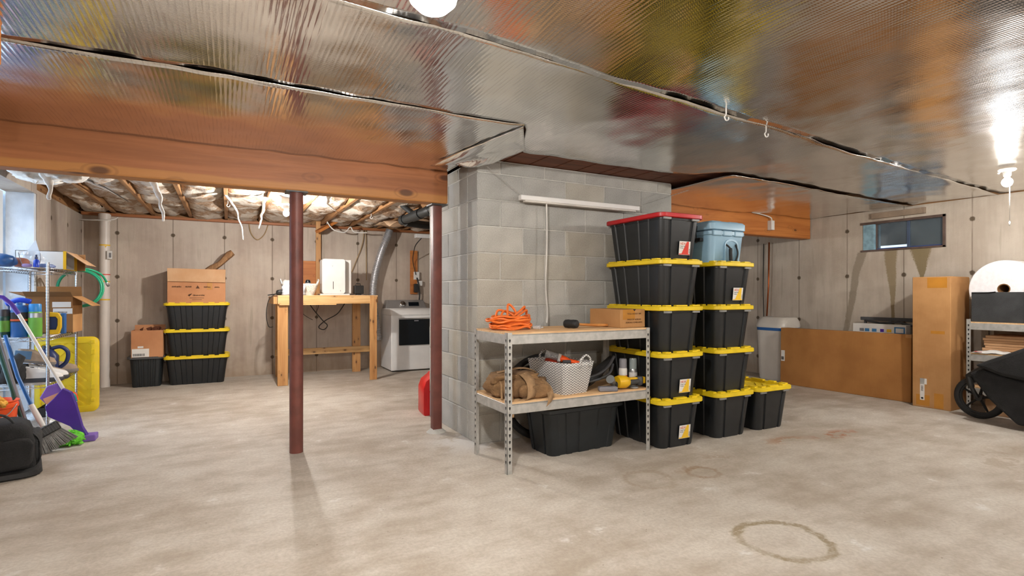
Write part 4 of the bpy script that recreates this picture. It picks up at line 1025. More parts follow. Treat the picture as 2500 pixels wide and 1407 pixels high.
# black drain pipes
t = thing('drain_pipe', 'black plastic drain pipes under the insulation beside the square post', 'pipe', (0, 0, 0))
MB().cyl((1.93, 6.55, 2.10), (2.20, 5.35, 2.20), 0.055, 18).build('main_pipe', MABS, t, smooth=40)
MB().cyl((1.93, 6.55, 2.10), (1.945, 6.48, 2.106), 0.063, 18).build('end_hub', MABS, t, smooth=40)
MB().cyl((1.985, 6.30, 2.12), (2.025, 6.12, 2.136), 0.064, 18).build('coupling', MABS, t, smooth=40)
MB().cyl((2.06, 5.97, 2.147), (2.08, 5.90, 2.153), 0.062, 18).build('coupling', MABS, t, smooth=40)
MB().cyl((2.00, 6.25, 2.13), (1.90, 6.45, 2.27), 0.034, 14).build('side_branch', MABS, t, smooth=40)
MB().cyl((1.98, 6.60, 2.085), (3.0, 7.1, 2.09), 0.050, 18).build('cross_pipe', MABS, t, smooth=40)
# short strip fixture behind the square post
t = thing('strip_light', 'short white strip fixture above the dryer, partly behind the square post', 'lamp', (0, 0, 0))
MB().box(2.56, 3.2, 7.95, 8.05, 2.05, 2.11).build('housing', MWHITE, t, bevel=0.006)
MB().tube(spl([(2.66, 8.0, 2.05), (2.60, 8.1, 1.95), (2.63, 8.3, 1.85), (2.68, 8.5, 1.72), (2.74, 8.53, 1.5)]), 0.007, 6).build('power_cord', MDARKW, t, smooth=180)
t = thing('outlet_board', 'orange wooden board with a white outlet on the wall above the dryer', 'outlet', (2.72, 8.6, 1.18))
MB().box(-0.06, 0.06, -0.035, 0, 0, 0.72).build('board', MBEAM2, t, bevel=0.003)
MB().box(-0.01, 0.085, -0.06, -0.035, 0.24, 0.37).build('outlet_box', MWPL, t, bevel=0.004)
MB().box(-0.01, 0.06, -0.09, -0.035, 0.03, 0.17).build('black_adapter', MDARKW, t, bevel=0.006)
MB().box(0.05, 0.13, -0.07, -0.045, 0.14, 0.22).build('hang_tag', MPAPER, t)
MB().tube(spl([(0.04, -0.06, 0.27), (0.06, -0.09, 0.15), (0.08, -0.08, 0.0), (0.07, -0.07, -0.15)]), 0.012, 8).build('plug_cord', MDARKW, t, smooth=180)

# dryer
t = thing('clothes_dryer', 'white clothes dryer with dark glass door at the back wall', 'dryer', (2.17, 7.95, 0.0))
W_ = 0.72
MB().box(0, W_, 0, 0.62, 0.02, 0.865).build('cabinet', MWHITE, t, bevel=0.015, seg=3)
for xx, yy in ((0.05, 0.05), (W_ - 0.05, 0.05), (0.05, 0.57), (W_ - 0.05, 0.57)): MB().lathe([(0.022, 0), (0.022, 0.022)], 12, Matrix.Translation((xx, yy, 0))).build('foot', MDGREY, t)
rings = [[(x + W_ / 2, y, z) for x, y in rr] for z, rr in ((0.862, rrect(W_, 0.64, 0.03, 4, 0, 0.31)), (0.92, rrect(W_ - 0.005, 0.60, 0.03, 4, 0, 0.325)), (0.955, rrect(W_ - 0.02, 0.52, 0.03, 4, 0, 0.35)))]
MB().loft(rings).build('top', MWHITE, t, smooth=40)
pan = MB().add([(0.02, 0.40, 0.95), (W_ - 0.02, 0.40, 0.95), (W_ - 0.02, 0.61, 0.95), (0.02, 0.61, 0.95), (0.06, 0.47, 1.085), (W_ - 0.06, 0.47, 1.085), (W_ - 0.06, 0.61, 1.085), (0.06, 0.61, 1.085)],
         [(0, 3, 2, 1), (4, 5, 6, 7), (0, 1, 5, 4), (1, 2, 6, 5), (2, 3, 7, 6), (3, 0, 4, 7)]).build('control_panel', simple('brushed grey panel', '#9a9794', 0.35, 0.5), t, bevel=0.01)
Mk = Matrix.Translation((0.30, 0.43, 1.02)) @ Matrix.Rotation(math.radians(63), 4, 'X')
MB().lathe([(0.042, 0), (0.042, 0.025), (0.034, 0.03)], 20, Mk).build('knob', MCHROME, pan, smooth=40)
Mk = Matrix.Translation((0.47, 0.43, 1.02)) @ Matrix.Rotation(math.radians(63), 4, 'X')
MB().box(-0.07, 0.10, -0.035, 0.035, -0.005, 0.004, Mk).build('display', MDKGL, pan, bevel=0.004)
d_ = MB().box(0.115, 0.645, -0.022, 0.0, 0.40, 0.80).build('door', MDKGL, t, bevel=0.014, seg=3)
MB().box(0.11, 0.65, -0.024, 0.0, 0.795, 0.815).build('door_trim', MCHROME, d_, bevel=0.003)
MB().box(0.35, 0.42, -0.024, -0.02, 0.765, 0.78).build('door_badge', MMGREY, d_)

# gas can
t = thing('gas_can', 'red plastic fuel can on the floor behind the square post', 'fuel can', (1.765, 5.06, 0), -0.1)
prof = [(-0.075, 0.0), (-0.085, 0.02), (-0.085, 0.26), (-0.06, 0.33), (0.0, 0.375), (0.02, 0.395), (0.07, 0.40), (0.085, 0.36), (0.085, 0.02), (0.075, 0.0)]
MB().loft([[(x, -0.12, z) for x, z in prof], [(x * 1.06, -0.10, z * 1.01) for x, z in prof], [(x * 1.06, 0.10, z * 1.01) for x, z in prof], [(x, 0.12, z) for x, z in prof]]).build('can_body', MFIRE, t, smooth=35)
MB().box(-0.055, 0.055, -0.1225, -0.118, 0.06, 0.25).build('recess_panel', MFIRE, t, bevel=0.003)
MB().tube(spl([(0.05, -0.09, 0.37), (0.05, -0.06, 0.43), (0.05, 0.06, 0.43), (0.05, 0.09, 0.37)]), 0.016, 10).build('carry_handle', MFIRE, t, smooth=180)
MB().lathe([(0.03, 0.385), (0.03, 0.42), (0.012, 0.43)], 14, Matrix.Translation((0.055, 0.0, 0))).build('spout_cap', MDARKW, t, smooth=40)

# ------------------------------------------------------------------ work bench and what stands on it
t = thing('work_bench', 'rough pine work bench against the back wall', 'bench', (0.56, 7.43, 0))
BW, BD = 1.28, 0.95
MB().box(0.0, BW, 0.0, BD, 1.145, 1.163).build('bench_top', MPLY, t, bevel=0.002)
MB().box(0.0, BW - 0.07, -0.035, 0.0, 1.05, 1.158).build('front_rail', MPINEX, t, bevel=0.004)
MB().box(0.02, 0.72, -0.036, -0.004, 1.035, 1.050).build('shim_strip', MPINEX, t, bevel=0.002)
MB().box(-0.045, 0.0, 0.04, BD, 1.05, 1.145).build('side_rail', MPINE, t, bevel=0.004)
MB().box(BW - 0.04, BW, 0.0, BD, 1.06, 1.145).build('side_rail', MPINE, t, bevel=0.004)
MB().box(0.0, 0.125, 0.0, 0.04, 0, 1.05).build('leg', MPINE, t, bevel=0.004)
MB().box(BW - 0.115, BW - 0.06, -0.04, 0.0, 0, 1.158).box(BW - 0.06, BW - 0.02, -0.04, 0.05, 0, 1.145).build('leg', MPINE, t, bevel=0.004)
MB().box(0.04, 0.16, BD - 0.09, BD - 0.05, 0, 1.05).build('leg', MPINE, t, bevel=0.004)
MB().box(BW - 0.17, BW - 0.05, BD - 0.09, BD - 0.05, 0, 1.05).build('leg', MPINE, t, bevel=0.004)
MB().box(0.03, BW + 0.14, BD - 0.13, BD - 0.09, 0.30, 0.39).build('stretcher', MPINEX, t, bevel=0.004)
# board and upright on the wall behind
t = thing('wall_panel', 'orange plywood panel with upright strip behind the bench basket', 'panel', (0, 0, 0))
MB().box(0.83, 1.235, 8.545, 8.565, 1.165, 1.68).build('panel', MBEAM2, t, bevel=0.002)
MB().box(1.175, 1.245, 8.50, 8.545, 1.165, 2.28).build('upright_strip', MPINE, t, bevel=0.003)
MB().tube([(0.89, 8.535, 1.67), (0.892, 8.535, 1.45), (0.90, 8.53, 1.30)], 0.007, 6).build('white_rod', MWIRE, t, smooth=180)
t = thing('timber_brace', 'short orange timber block nailed diagonally under the joists', 'timber', (1.28, 8.2, 2.17), 0, rot=(0.0, -0.55, 0.3))
MB().box(-0.16, 0.16, -0.07, 0.07, -0.02, 0.02).build('brace_board', MBEAM2, t, bevel=0.003)
# dehumidifier
t = thing('dehumidifier', 'white dehumidifier with grey side panel on the work bench', 'dehumidifier', (1.29, 7.75, 1.163), 0.0)
MB().box(-0.18, 0.215, -0.10, 0.12, 0.0, 0.022).build('base', MWPL, t, bevel=0.006)
rings = [[(x, y, z) for x, z in [(px, pz + 0.022 + 0.24) for px, pz in rrect(0.305, 0.475, 0.03, 5)]] for y in (-0.095, 0.115)]
MB().loft(rings).build('housing', MWPL, t, smooth=40)
MB().box(0.148, 0.1555, -0.085, 0.105, 0.03, 0.47).build('side_panel', MMGREY, t, bevel=0.003)
MB().box(0.10, 0.156, -0.03, 0.06, 0.465, 0.498).build('handle_recess', MDGREY, t, bevel=0.004)
MB().box(-0.012, -0.004, -0.0965, -0.094, 0.085, 0.19).build('level_window', MINK, t)
MB().box(0.085, 0.093, -0.0965, -0.094, 0.055, 0.07).build('logo_mark', MMGREY, t)
MB().box(-0.02, -0.013, -0.0965, -0.094, 0.40, 0.408).build('indicator', MMGREY, t)
MB().box(0.17, 0.26, 0.02, 0.12, 0.022, 0.50).build('rear_cover', MWPL, t, bevel=0.01)
t = thing('black_adapter', 'small black battery charger on the bench right of the dehumidifier', 'charger', (1.66, 7.85, 1.163))
MB().box(-0.06, 0.07, -0.05, 0.05, 0.02, 0.14).build('charger_body', MDARKW, t, bevel=0.008)
MB().tube([(-0.03, 0, 0.14), (-0.03, 0, 0.165), (0.03, 0, 0.165), (0.03, 0, 0.14)], 0.006, 8).build('charger_handle', MDARKW, t, smooth=180)
MB().box(-0.03, 0.04, -0.03, 0.03, 0, 0.022).build('charger_foot', MDGREY, t)
# basket on the bench
t = thing('woven_basket', 'white woven basket with papers on the work bench', 'basket', (0.85, 7.66, 1.163))
rings = []
for k in range(7):
    u = k / 6; rings.append([(x, y, 0.155 * u) for x, y in rrect(0.34 + 0.11 * u, 0.22 + 0.06 * u, 0.05, 5)])
MB().loft(rings, True, False).build('basket_wall', simple('white woven cord', '#cfc8bd', 0.8, 0, 0.25, 60, 0.004, 90), t, smooth=60, solid=0.006)
for s_ in (-1, 1): MB().tube(spl([(0.215 * s_, -0.05, 0.14), (0.235 * s_, -0.045, 0.195), (0.235 * s_, 0.0, 0.215), (0.235 * s_, 0.045, 0.195), (0.215 * s_, 0.05, 0.14)], 6), 0.007, 8).build('loop_handle', MWPL, t, smooth=180)
o = blob('paper_pile', (0.20, 0.16, 0.15), MPAPER, None, 0.35, 16, 5, 0.6, 26, 12, (0.74, 7.66, 1.22)); tag(o, 'crumpled white paper in the bench basket', 'paper')
o = blob('plastic_bag', (0.30, 0.08, 0.15), MBAGW, None, 0.3, 12, 8, 0.6, 26, 14, (0.76, 7.49, 1.1635)); tag(o, 'crumpled white plastic bag leaning on the bench basket', 'bag')
t = thing('small_sensor', 'small black dome device in the bench basket', 'device', (0.955, 7.66, 1.31))
MB().lathe([(0.035, 0), (0.036, 0.03), (0.024, 0.06), (0.001, 0.066)], 18).build('dome', MDKGL, t, smooth=50)
MB().lathe([(0.0365, 0.012), (0.0365, 0.02)], 18, cap=False).build('silver_ring', MCAN, t)
MB().lathe([(0.036, -0.14), (0.036, 0.0)], 18).build('dome_base', MDARKW, t, smooth=50)
# black clutter at the left end of the bench with a cord
o = blob('black_charger', (0.10, 0.08, 0.075), MDARKW, None, 0.3, 20, 2, 0.6, 20, 10, (0.60, 7.56, 1.1635)); tag(o, 'small black charger at the left end of the bench', 'charger')
tag(MB().tube(spl([(0.60, 7.56, 1.19), (0.52, 7.5, 1.175), (0.45, 7.45, 1.165)]), 0.007, 6).build('black_rod', MDARKW, smooth=180), 'thin black rod sticking out over the left bench end', 'rod')
tag(MB().tube(spl([(0.535, 7.62, 1.17), (0.47, 7.62, 1.10), (0.44, 7.62, 0.92), (0.47, 7.66, 0.76), (0.53, 7.8, 0.74)]), 0.005, 6).build('hanging_cord', MDARKW, smooth=180), 'black cord hanging from the left end of the bench', 'cord')
tag(MB().tube(spl([(0.98, 8.2, 1.145), (1.08, 8.2, 0.98), (1.22, 8.2, 0.80), (1.29, 8.2, 0.72), (1.24, 8.2, 0.66), (1.17, 8.2, 0.70), (1.26, 8.2, 0.79), (1.42, 8.2, 0.88), (1.50, 8.2, 0.98), (1.60, 8.2, 1.145)]), 0.0075, 6).build('looped_cord', MDARKW, smooth=180), 'black cord with a loop hanging under the work bench', 'cord')
tag(MB().tube(spl([(0.92, 8.3, 1.145), (0.90, 8.3, 1.0), (0.98, 8.3, 0.88), (1.10, 8.3, 0.80)]), 0.004, 6).build('thin_cord', MDARKW, smooth=180), 'thin black cord under the middle of the work bench', 'cord')
tag(MB().tube(spl([(1.17, 8.3, 1.145), (1.18, 8.3, 1.0), (1.14, 8.3, 0.90)]), 0.004, 6).build('thin_cord', MDARKW, smooth=180), 'short thin black cord left of the big cord loop', 'cord')
# tan cables hanging on the back wall
for pts, lb in (([(0.27, 8.57, 2.19), (0.30, 8.57, 2.05), (0.38, 8.57, 1.97), (0.47, 8.57, 2.05), (0.52, 8.57, 2.19)], 'tan cable loop hanging on the back wall left of the post'),
                ([(1.90, 8.56, 2.19), (1.87, 8.56, 1.95), (1.72, 8.56, 1.55), (1.66, 8.50, 1.42)], 'tan cable running down the wall to the dehumidifier'),
                ([(1.93, 8.56, 2.19), (1.935, 8.56, 1.8), (1.94, 8.56, 1.4)], 'tan cable hanging straight beside the silver duct')):
    tag(MB().tube(spl(pts), 0.007, 6).build('tan_cable', MTANW, smooth=180), lb, 'cable')
tag(MB().tube(spl([(1.27, 8.1, 2.23), (1.36, 8.1, 2.12), (1.52, 8.1, 2.09), (1.60, 8.1, 2.17), (1.66, 8.1, 2.10), (1.85, 8.1, 2.10)]), 0.009, 6).build('loose_cable', MWIRE, smooth=180), 'white cable looped under the joists above the bench', 'cable')
for k, (xx, yy, lb) in enumerate(((2.44, 2.06, 'white ceiling hook on the foil seam, nearer one'), (2.91, 2.16, 'white ceiling hook on the foil seam, farther one'), (-0.0, 6.9, 'white hook under the joist in the middle of the back area'), (1.67, 7.1, 'white hook under the insulation above the dryer duct'), (1.30, 8.3, 'white hook beside the diagonal timber block'))):
    zt = 2.20 if k < 2 else 2.235
    tag(MB().tube(spl([(xx, yy, zt + 0.01), (xx, yy, zt - 0.03), (xx - 0.012, yy, zt - 0.045), (xx, yy, zt - 0.062), (xx + 0.018, yy, zt - 0.055), (xx + 0.02, yy, zt - 0.04)], 5), 0.004, 6).build('ceiling_hook', MWPL, smooth=180), lb, 'hook', 'white ceiling hooks')

# ------------------------------------------------------------------ chrome wire rack
RX0, RX1, RY0, RY1 = -1.68, -1.325, 5.75, 6.70
LV = (0.07, 0.425, 0.815, 1.395)
t = thing('wire_rack', 'chrome wire rack with four shelves at the left', 'rack', (0, 0, 0))
for xx in (RX0, RX1):
    for yy in (RY0, RY1):
        mb = MB(); pr = [(0.0125, 0.0)]
        z = 0.03
        while z < 1.43: pr += [(0.0125, z), (0.0105, z + 0.002), (0.0105, z + 0.004), (0.0125, z + 0.006)]; z += 0.025
        pr.append((0.0125, 1.44)); mb.lathe(pr, 12, Matrix.Translation((xx, yy, 0)))
        o = mb.build('post', MCHROME, t, smooth=40)
for z in LV:
    mb = MB()
    for dz in (0.0, -0.028):
        for a, b in (((RX0, RY0), (RX1, RY0)), ((RX1, RY0), (RX1, RY1)), ((RX1, RY1), (RX0, RY1)), ((RX0, RY1), (RX0, RY0))):
            mb.cyl((a[0], a[1], z + dz), (b[0], b[1], z + dz), 0.0035, 6)
    mb.build('shelf_rim', MCHROME, t, smooth=180)
    mb = MB()
    for a, b, n_ in (((RX0, RY0), (RX1, RY0), 12), ((RX1, RY0), (RX1, RY1), 30), ((RX1, RY1), (RX0, RY1), 12), ((RX0, RY1), (RX0, RY0), 30)):
        A, B = Vector((*a, 0)), Vector((*b, 0))
        pts = [tuple(A.lerp(B, i / n_) + Vector((0, 0, z - (0.028 if i % 2 else 0)))) for i in range(n_ + 1)]
        mb.tube(pts, 0.0022, 5)
    mb.build('zigzag_truss', MCHROME, t, smooth=180)
    mb = MB(); n_ = 34
    for i in range(1, n_):
        yy = RY0 + (RY1 - RY0) * i / n_; mb.cyl((RX0, yy, z + 0.002), (RX1, yy, z + 0.002), 0.0018, 5)
    mb.build('shelf_wires', MCHROME, t, smooth=180)['kind'] = 'stuff'
Z4, Z3, Z2, Z1 = 1.3995, 0.8195, 0.4295, 0.0745
# top level
t = thing('white_box', 'white carton with yellow edge lying open on the top of the wire rack', 'box', (-1.47, 6.40, Z4))
MB().box(-0.18, 0.17, -0.20, -0.196, 0, 0.165).box(-0.18, 0.17, 0.196, 0.20, 0, 0.165).box(-0.18, 0.17, -0.2, 0.2, 0, 0.004).box(-0.18, 0.17, -0.2, 0.2, 0.161, 0.165).box(-0.18, -0.176, -0.2, 0.2, 0, 0.165).build('carton', MWPL, t)
MB().box(0.15, 0.172, -0.2025, -0.1955, 0.0, 0.167).box(0.15, 0.172, 0.1955, 0.2025, 0, 0.167).box(0.15, 0.172, -0.2, 0.2, -0.0005, 0.0045).build('yellow_edge', MTOOLY, t)
M = Matrix.Translation((0.17, 0, 0.163)) @ Matrix.Rotation(math.radians(128), 4, 'Y')
MB().box(-0.002, 0.002, -0.2, 0.2, 0, 0.19, M).build('flap', MCARD3, t)
M = Matrix.Translation((0.17, 0.2, 0.0)) @ Matrix.Rotation(math.radians(-35), 4, 'Z')
MB().box(0, 0.09, -0.002, 0.002, 0.0, 0.16, M).build('flap', MCARD, t)
o = blob('plastic_bag', (0.17, 0.18, 0.13), MBAGW, None, 0.6, 12, 1.5, 0.9, 30, 18, (-1.50, 6.05, Z4)); tag(o, 'crumpled clear plastic bag on the top of the wire rack', 'bag')
mb = MB().add([(-1.545, 5.98, Z4 + 0.09), (-1.42, 5.98, Z4 + 0.08), (-1.475, 6.05, Z4 + 0.25), (-1.50, 6.10, Z4 + 0.12)], [(0, 1, 2), (1, 3, 2), (3, 0, 2), (0, 3, 1)])
tag(mb.build('plastic_sheet', MBAGW), 'pointed white plastic sheet standing on the rack top', 'plastic sheet')
t = thing('spray_bottle', 'small cobalt blue spray bottle on the front of the rack top', 'bottle', (-1.41, 5.80, Z4))
MB().lathe([(0.019, 0), (0.020, 0.004), (0.020, 0.055), (0.009, 0.065), (0.009, 0.07)], 16).build('bottle_body', MCOB, t, smooth=50)
MB().lathe([(0.011, 0.068), (0.011, 0.085), (0.007, 0.087), (0.007, 0.105)], 12).build('pump_top', MDKBLUE, t, smooth=50)
o = blob('blue_cloth', (0.16, 0.18, 0.105), simple('blue satin', '#1c4a80', 0.4, 0, 0.2, 10), None, 0.2, 9, 4, 0.8, 24, 12, (-1.615, 5.80, Z4)); tag(o, 'shiny blue bag at the left end of the rack top', 'bag')
o = blob('red_brown_cap', (0.11, 0.12, 0.085), simple('red brown cloth', '#8a5240', 0.7), None, 0.2, 11, 6, 0.8, 20, 10, (-1.545, 5.93, Z4)); tag(o, 'red brown cloth cap beside the blue bag on the rack', 'cap')
o = blob('lilac_cloth', (0.07, 0.06, 0.03), simple('lilac cloth', '#9a86b4', 0.8), None, 0.25, 18, 6, 0.8, 16, 8, (-1.475, 5.81, Z4)); tag(o, 'small lilac cloth on the rack top next to the blue bottle', 'cloth')
t = thing('safety_glasses', 'clear safety glasses lying on the rack top beside the pointed sheet', 'glasses', (-1.47, 5.86, Z4 + 0.001))
MB().grid(lambda u, v: (-0.07 + 0.14 * u, 0.03 * math.sin(PI * u), 0.10 + 0.04 * v), 10, 4).build('lens', MCLEAR, t, smooth=180, solid=0.002)
MB().tube(spl([(-0.07, 0, 0.12), (-0.05, -0.02, 0.05), (-0.03, -0.02, 0.0)]), 0.003, 6).build('temple_arm', MMGREY, t, smooth=180); MB().tube(spl([(0.07, 0, 0.12), (0.075, -0.02, 0.05), (0.05, -0.02, 0.0)]), 0.003, 6).build('temple_arm', MMGREY, t, smooth=180)
o = blob('blue_wrapper', (0.12, 0.14, 0.04), simple('blue grey film', '#5a6a92', 0.3, 0, 0.3, 20), None, 0.35, 14, 9, 0.8, 20, 10, (-1.40, 6.02, Z4)); tag(o, 'blue grey plastic wrapper in front of the white carton', 'wrapper')
# second level
t = carton('cardboard_box', 'open brown cardboard box with two shipping labels on the wire rack', (0.335, 0.36, 0.335), (-1.435, 6.46, Z3), 0, MCARDIN if False else card('brown cardboard', '#7d5836', '#94693f'), (('f', 0.09, 62, MCARDIN), ('b', 0.1, -20, MCARD), ('l', 0.12, 70, MCARDIN), ('r', 0.17, 122, MCARD)), False)
sticker(t, 0.02, 0.155, 0.235, 0.285, -0.1805, bars=False); sticker(t, 0.025, 0.165, 0.175, 0.225, -0.1805)
MB().box(0.1675, 0.169, -0.18, 0.18, 0.0, 0.25).build('side_sleeve', MCARD, t)
t = thing('yellow_reel', 'yellow framed blue cord reel beside the brown box on the rack', 'reel', (-1.375, 6.12, Z3))
fr_ = [(-0.045, 0.0), (0.045, 0.0), (0.062, 0.06), (0.062, 0.15), (0.04, 0.19), (-0.05, 0.20)]; inn = [(-0.028, 0.04), (0.026, 0.04), (0.036, 0.08), (0.036, 0.135), (0.022, 0.155), (-0.028, 0.155)]
n_ = 6; vs = [(x, y, z) for y in (-0.02, 0.02) for x, z in fr_] + [(x, y, z) for y in (-0.02, 0.02) for x, z in inn]; fs = []
for i in range(n_):
    j = (i + 1) % n_
    fs += [(i, j, 12 + j, 12 + i), (6 + j, 6 + i, 18 + i, 18 + j), (i, 6 + i, 6 + j, j), (12 + j, 18 + j, 18 + i, 12 + i)]
MB().add(vs, fs).build('frame', MTOOLY, t, bevel=0.006)
MB().box(-0.03, 0.036, 0.0, 0.05, 0.03, 0.16).build('inner_spool', MDKBLUE, t, bevel=0.01)
MB().box(0.05, 0.085, 0.01, 0.06, 0.0, 0.185).build('blue_side', MBLUE, t, bevel=0.008)
spray_can('spray_can', 'green spray can with bright blue cap on the wire rack', (-1.425, 5.83, Z3), 0.046, 0.275, MLGREEN, simple('sky blue cap', '#2a8ad0', 0.4), MCAN, 0.06, bandz=(0.58, 0.72))
t = thing('propane_cylinder', 'blue propane torch cylinder with dark label on the wire rack', 'gas cylinder', (-1.525, 5.83, Z3), 0.4)
MB().lathe([(0.05, 0), (0.056, 0.008), (0.056, 0.215), (0.045, 0.25), (0.02, 0.265), (0.02, 0.285)], 24).build('cylinder', MBLUE, t, smooth=45)
MB().lathe([(0.0567, 0.125), (0.0567, 0.205)], 24, cap=False).build('dark_label', MDARKW, t); MB().lathe([(0.0572, 0.135), (0.0572, 0.15)], 24, cap=False).build('orange_stripe', MORINK, t)
spray_can('spray_can', 'dark green spray can left of the propane cylinder', (-1.62, 5.84, Z3), 0.038, 0.23, MDKGREEN, MDGREY, MLGREEN, 0.05, bandz=(0.2, 0.6))
spray_can('spray_can', 'grey topped green can behind the propane cylinder', (-1.585, 5.95, Z3), 0.035, 0.26, MLGREEN, MMGREY, None, 0.06)
spray_can('fire_extinguisher', 'red metal cylinder at the far left of the rack', (-1.668, 5.74, Z3), 0.035, 0.33, MFIRE, MFIRE, None, 0.07, cat='cylinder')
t = thing('blue_box', 'dark blue tool handle lying behind the cans on the rack', 'tool', (-1.60, 6.05, Z3 + 0.0))
MB().box(-0.05, 0.09, -0.04, 0.04, 0.0, 0.26).build('tool_case', MDKBLUE, t, bevel=0.01)
MB().tube(spl([(-0.06, -0.03, 0.27), (0.02, -0.03, 0.305), (0.10, -0.03, 0.29)]), 0.022, 10).build('handle', MCOB, t, smooth=180)
# third level
t = thing('blue_jug', 'dark blue plastic jug with handle on the third rack shelf', 'jug', (-1.46, 6.30, Z2), 0.1)
MB().loft([[(x, y, z) for x, y in rrect(w_, d_, 0.04, 4)] for z, w_, d_ in ((0, 0.16, 0.15), (0.01, 0.17, 0.16), (0.18, 0.17, 0.16), (0.235, 0.10, 0.09), (0.25, 0.06, 0.06))]).build('jug_body', MDKBLUE, t, smooth=50)
MB().lathe([(0.032, 0.245), (0.032, 0.275)], 16).build('cap', MDARKW, t, smooth=40)
MB().tube(spl([(0.03, -0.0, 0.245), (0.10, 0, 0.26), (0.15, 0, 0.21), (0.14, 0, 0.12), (0.08, 0, 0.06)]), 0.017, 10).build('handle', MDKBLUE, t, smooth=180)
MB().box(-0.07, 0.07, -0.083, -0.079, 0.05, 0.17).build('label', MGINK, t)
MSH1, MSH2 = simple('tan suede', '#9a8672', 0.85, 0, 0.12, 14), simple('grey shoe mesh', '#77706a', 0.85)
def shoe(label, loc, rz, up, sole):
    t = thing('sneaker', label, 'shoe', loc, rz, 'shoes on the wire rack')
    # outline along local x (toe +x)
    def outl(k, z): return [(-0.13 * k, -0.03 * k, z), (-0.05, -0.034 * k, z), (0.04, -0.043 * k, z), (0.10, -0.042 * k, z), (0.14 * k, -0.018 * k, z), (0.145 * k, 0.012 * k, z), (0.11, 0.038 * k, z), (0.04, 0.036 * k, z), (-0.05, 0.03 * k, z), (-0.13 * k, 0.028 * k, z)]
    MB().loft([outl(0.96, 0), outl(1.04, 0.01), outl(1.05, 0.03), outl(0.99, 0.036)]).build('sole', sole, t, smooth=60)
    top = {0: 0.10, 1: 0.085, 2: 0.065, 3: 0.042, 4: 0.032, 5: 0.032, 6: 0.042, 7: 0.065, 8: 0.085, 9: 0.10}
    r0 = outl(0.99, 0.034); r1 = [(x * 0.98, y * 0.98, 0.034 + top[i] * 0.55) for i, (x, y, z) in enumerate(r0)]; r2 = [(x * 0.9, y * 0.62, 0.036 + top[i]) for i, (x, y, z) in enumerate(r0)]
    MB().loft([r0, r1, r2]).build('upper', up, t, smooth=60)
    MB().box(-0.115, -0.05, -0.016, 0.016, 0.11, 0.128).build('collar_opening', MDARKW, t, bevel=0.006)
    mb = MB()
    for k in range(4): mb.cyl((-0.02 + 0.022 * k, -0.022, 0.118 - 0.014 * k), (-0.02 + 0.022 * k, 0.022, 0.118 - 0.014 * k), 0.003, 6)
    mb.build('laces', MPAPER, t)
    return t
shoe('dark shoe with white toe at the front of the third rack shelf', (-1.40, 5.90, Z2), 0.0, MPAPER, MDGREY)
shoe('dark shoe with white toe, second from the front post', (-1.39, 6.02, Z2), 0.05, MPAPER, MDGREY)
shoe('tan suede shoe beside the jug on the third rack shelf', (-1.43, 6.14, Z2 + 0.0), 0.1, MSH1, MSH2)
shoe('tan suede shoe nearest the back post of the rack', (-1.42, 6.50, Z2), 0.0, MSH1, MSH2)
t = thing('stacked_sneaker', 'big tan and blue sneaker lying on top of the other shoes', 'shoe', (-1.47, 6.03, Z2 + 0.15), 0.1, rot=(0, 0.15, 0.1))
MB().loft([[(x * 1.1, y * 1.2, z) for x, y in rrect(0.25, 0.085, 0.035, 4)] for z in (0, 0.02)]).build('sole', MSH2, t, smooth=60)
MB().loft([[(x + cx_, y, z) for x, y in rrect(w_, d_, 0.04, 4)] for z, w_, d_, cx_ in ((0.02, 0.27, 0.10, 0), (0.05, 0.25, 0.095, -0.01), (0.08, 0.16, 0.08, -0.05), (0.11, 0.11, 0.07, -0.075))]).build('upper', MSH1, t, smooth=60)
MB().box(-0.14, -0.03, -0.052, -0.047, 0.03, 0.10).build('blue_patch', simple('pale denim', '#5a7a98', 0.8), t, bevel=0.004)
o = blob('black_bag', (0.24, 0.30, 0.16), MFAB, None, 0.22, 9, 3.3, 0.6, 28, 14, (-1.60, 5.90, Z2)); tag(o, 'black bag at the left of the third rack shelf', 'bag')
tag(MB().tube([(-1.62, 5.78, Z2 + 0.03), (-1.54, 5.79, Z2 + 0.19), (-1.50, 5.80, Z2 + 0.24)], [0.045, 0.05, 0.03], 14).build('black_boot', MFAB2, smooth=60), 'black tube shaped boot standing at the rack front', 'boot')
# bottom level: tray of pliers and tools
t = thing('tool_tray', 'black tray of pliers and tools on the bottom rack shelf', 'tool tray', (-1.39, 6.35, Z1))
MB().box(-0.11, 0.07, -0.16, 0.28, 0, 0.004).box(-0.11, -0.106, -0.16, 0.28, 0, 0.08).box(0.066, 0.07, -0.16, 0.28, 0, 0.08).box(-0.11, 0.07, -0.16, -0.156, 0, 0.08).box(-0.11, 0.07, 0.276, 0.28, 0, 0.08).build('tray', MDARKW, t)
cols = (MTOOLY, MTOOLY, MFIRE, MDARKW, MTOOLY, simple('teal plastic', '#1c8a80', 0.4), MORPL)
for k in range(7):
    yy = -0.13 + 0.06 * k; a = random.uniform(-0.3, 0.3)
    pl_ = MB().tube(spl([(-0.06, yy, 0.06), (0.0, yy + 0.01, 0.13), (0.075, yy + a * 0.1, 0.14), (0.10, yy + a * 0.15, 0.07)]), 0.011, 8).build('tool_grip', cols[k], t, smooth=180)
MB().box(-0.09, 0.04, -0.15, 0.0, 0.13, 0.165, Matrix.Rotation(0.2, 4, 'Y')).build('yellow_case', MTOOLY, t, bevel=0.008)

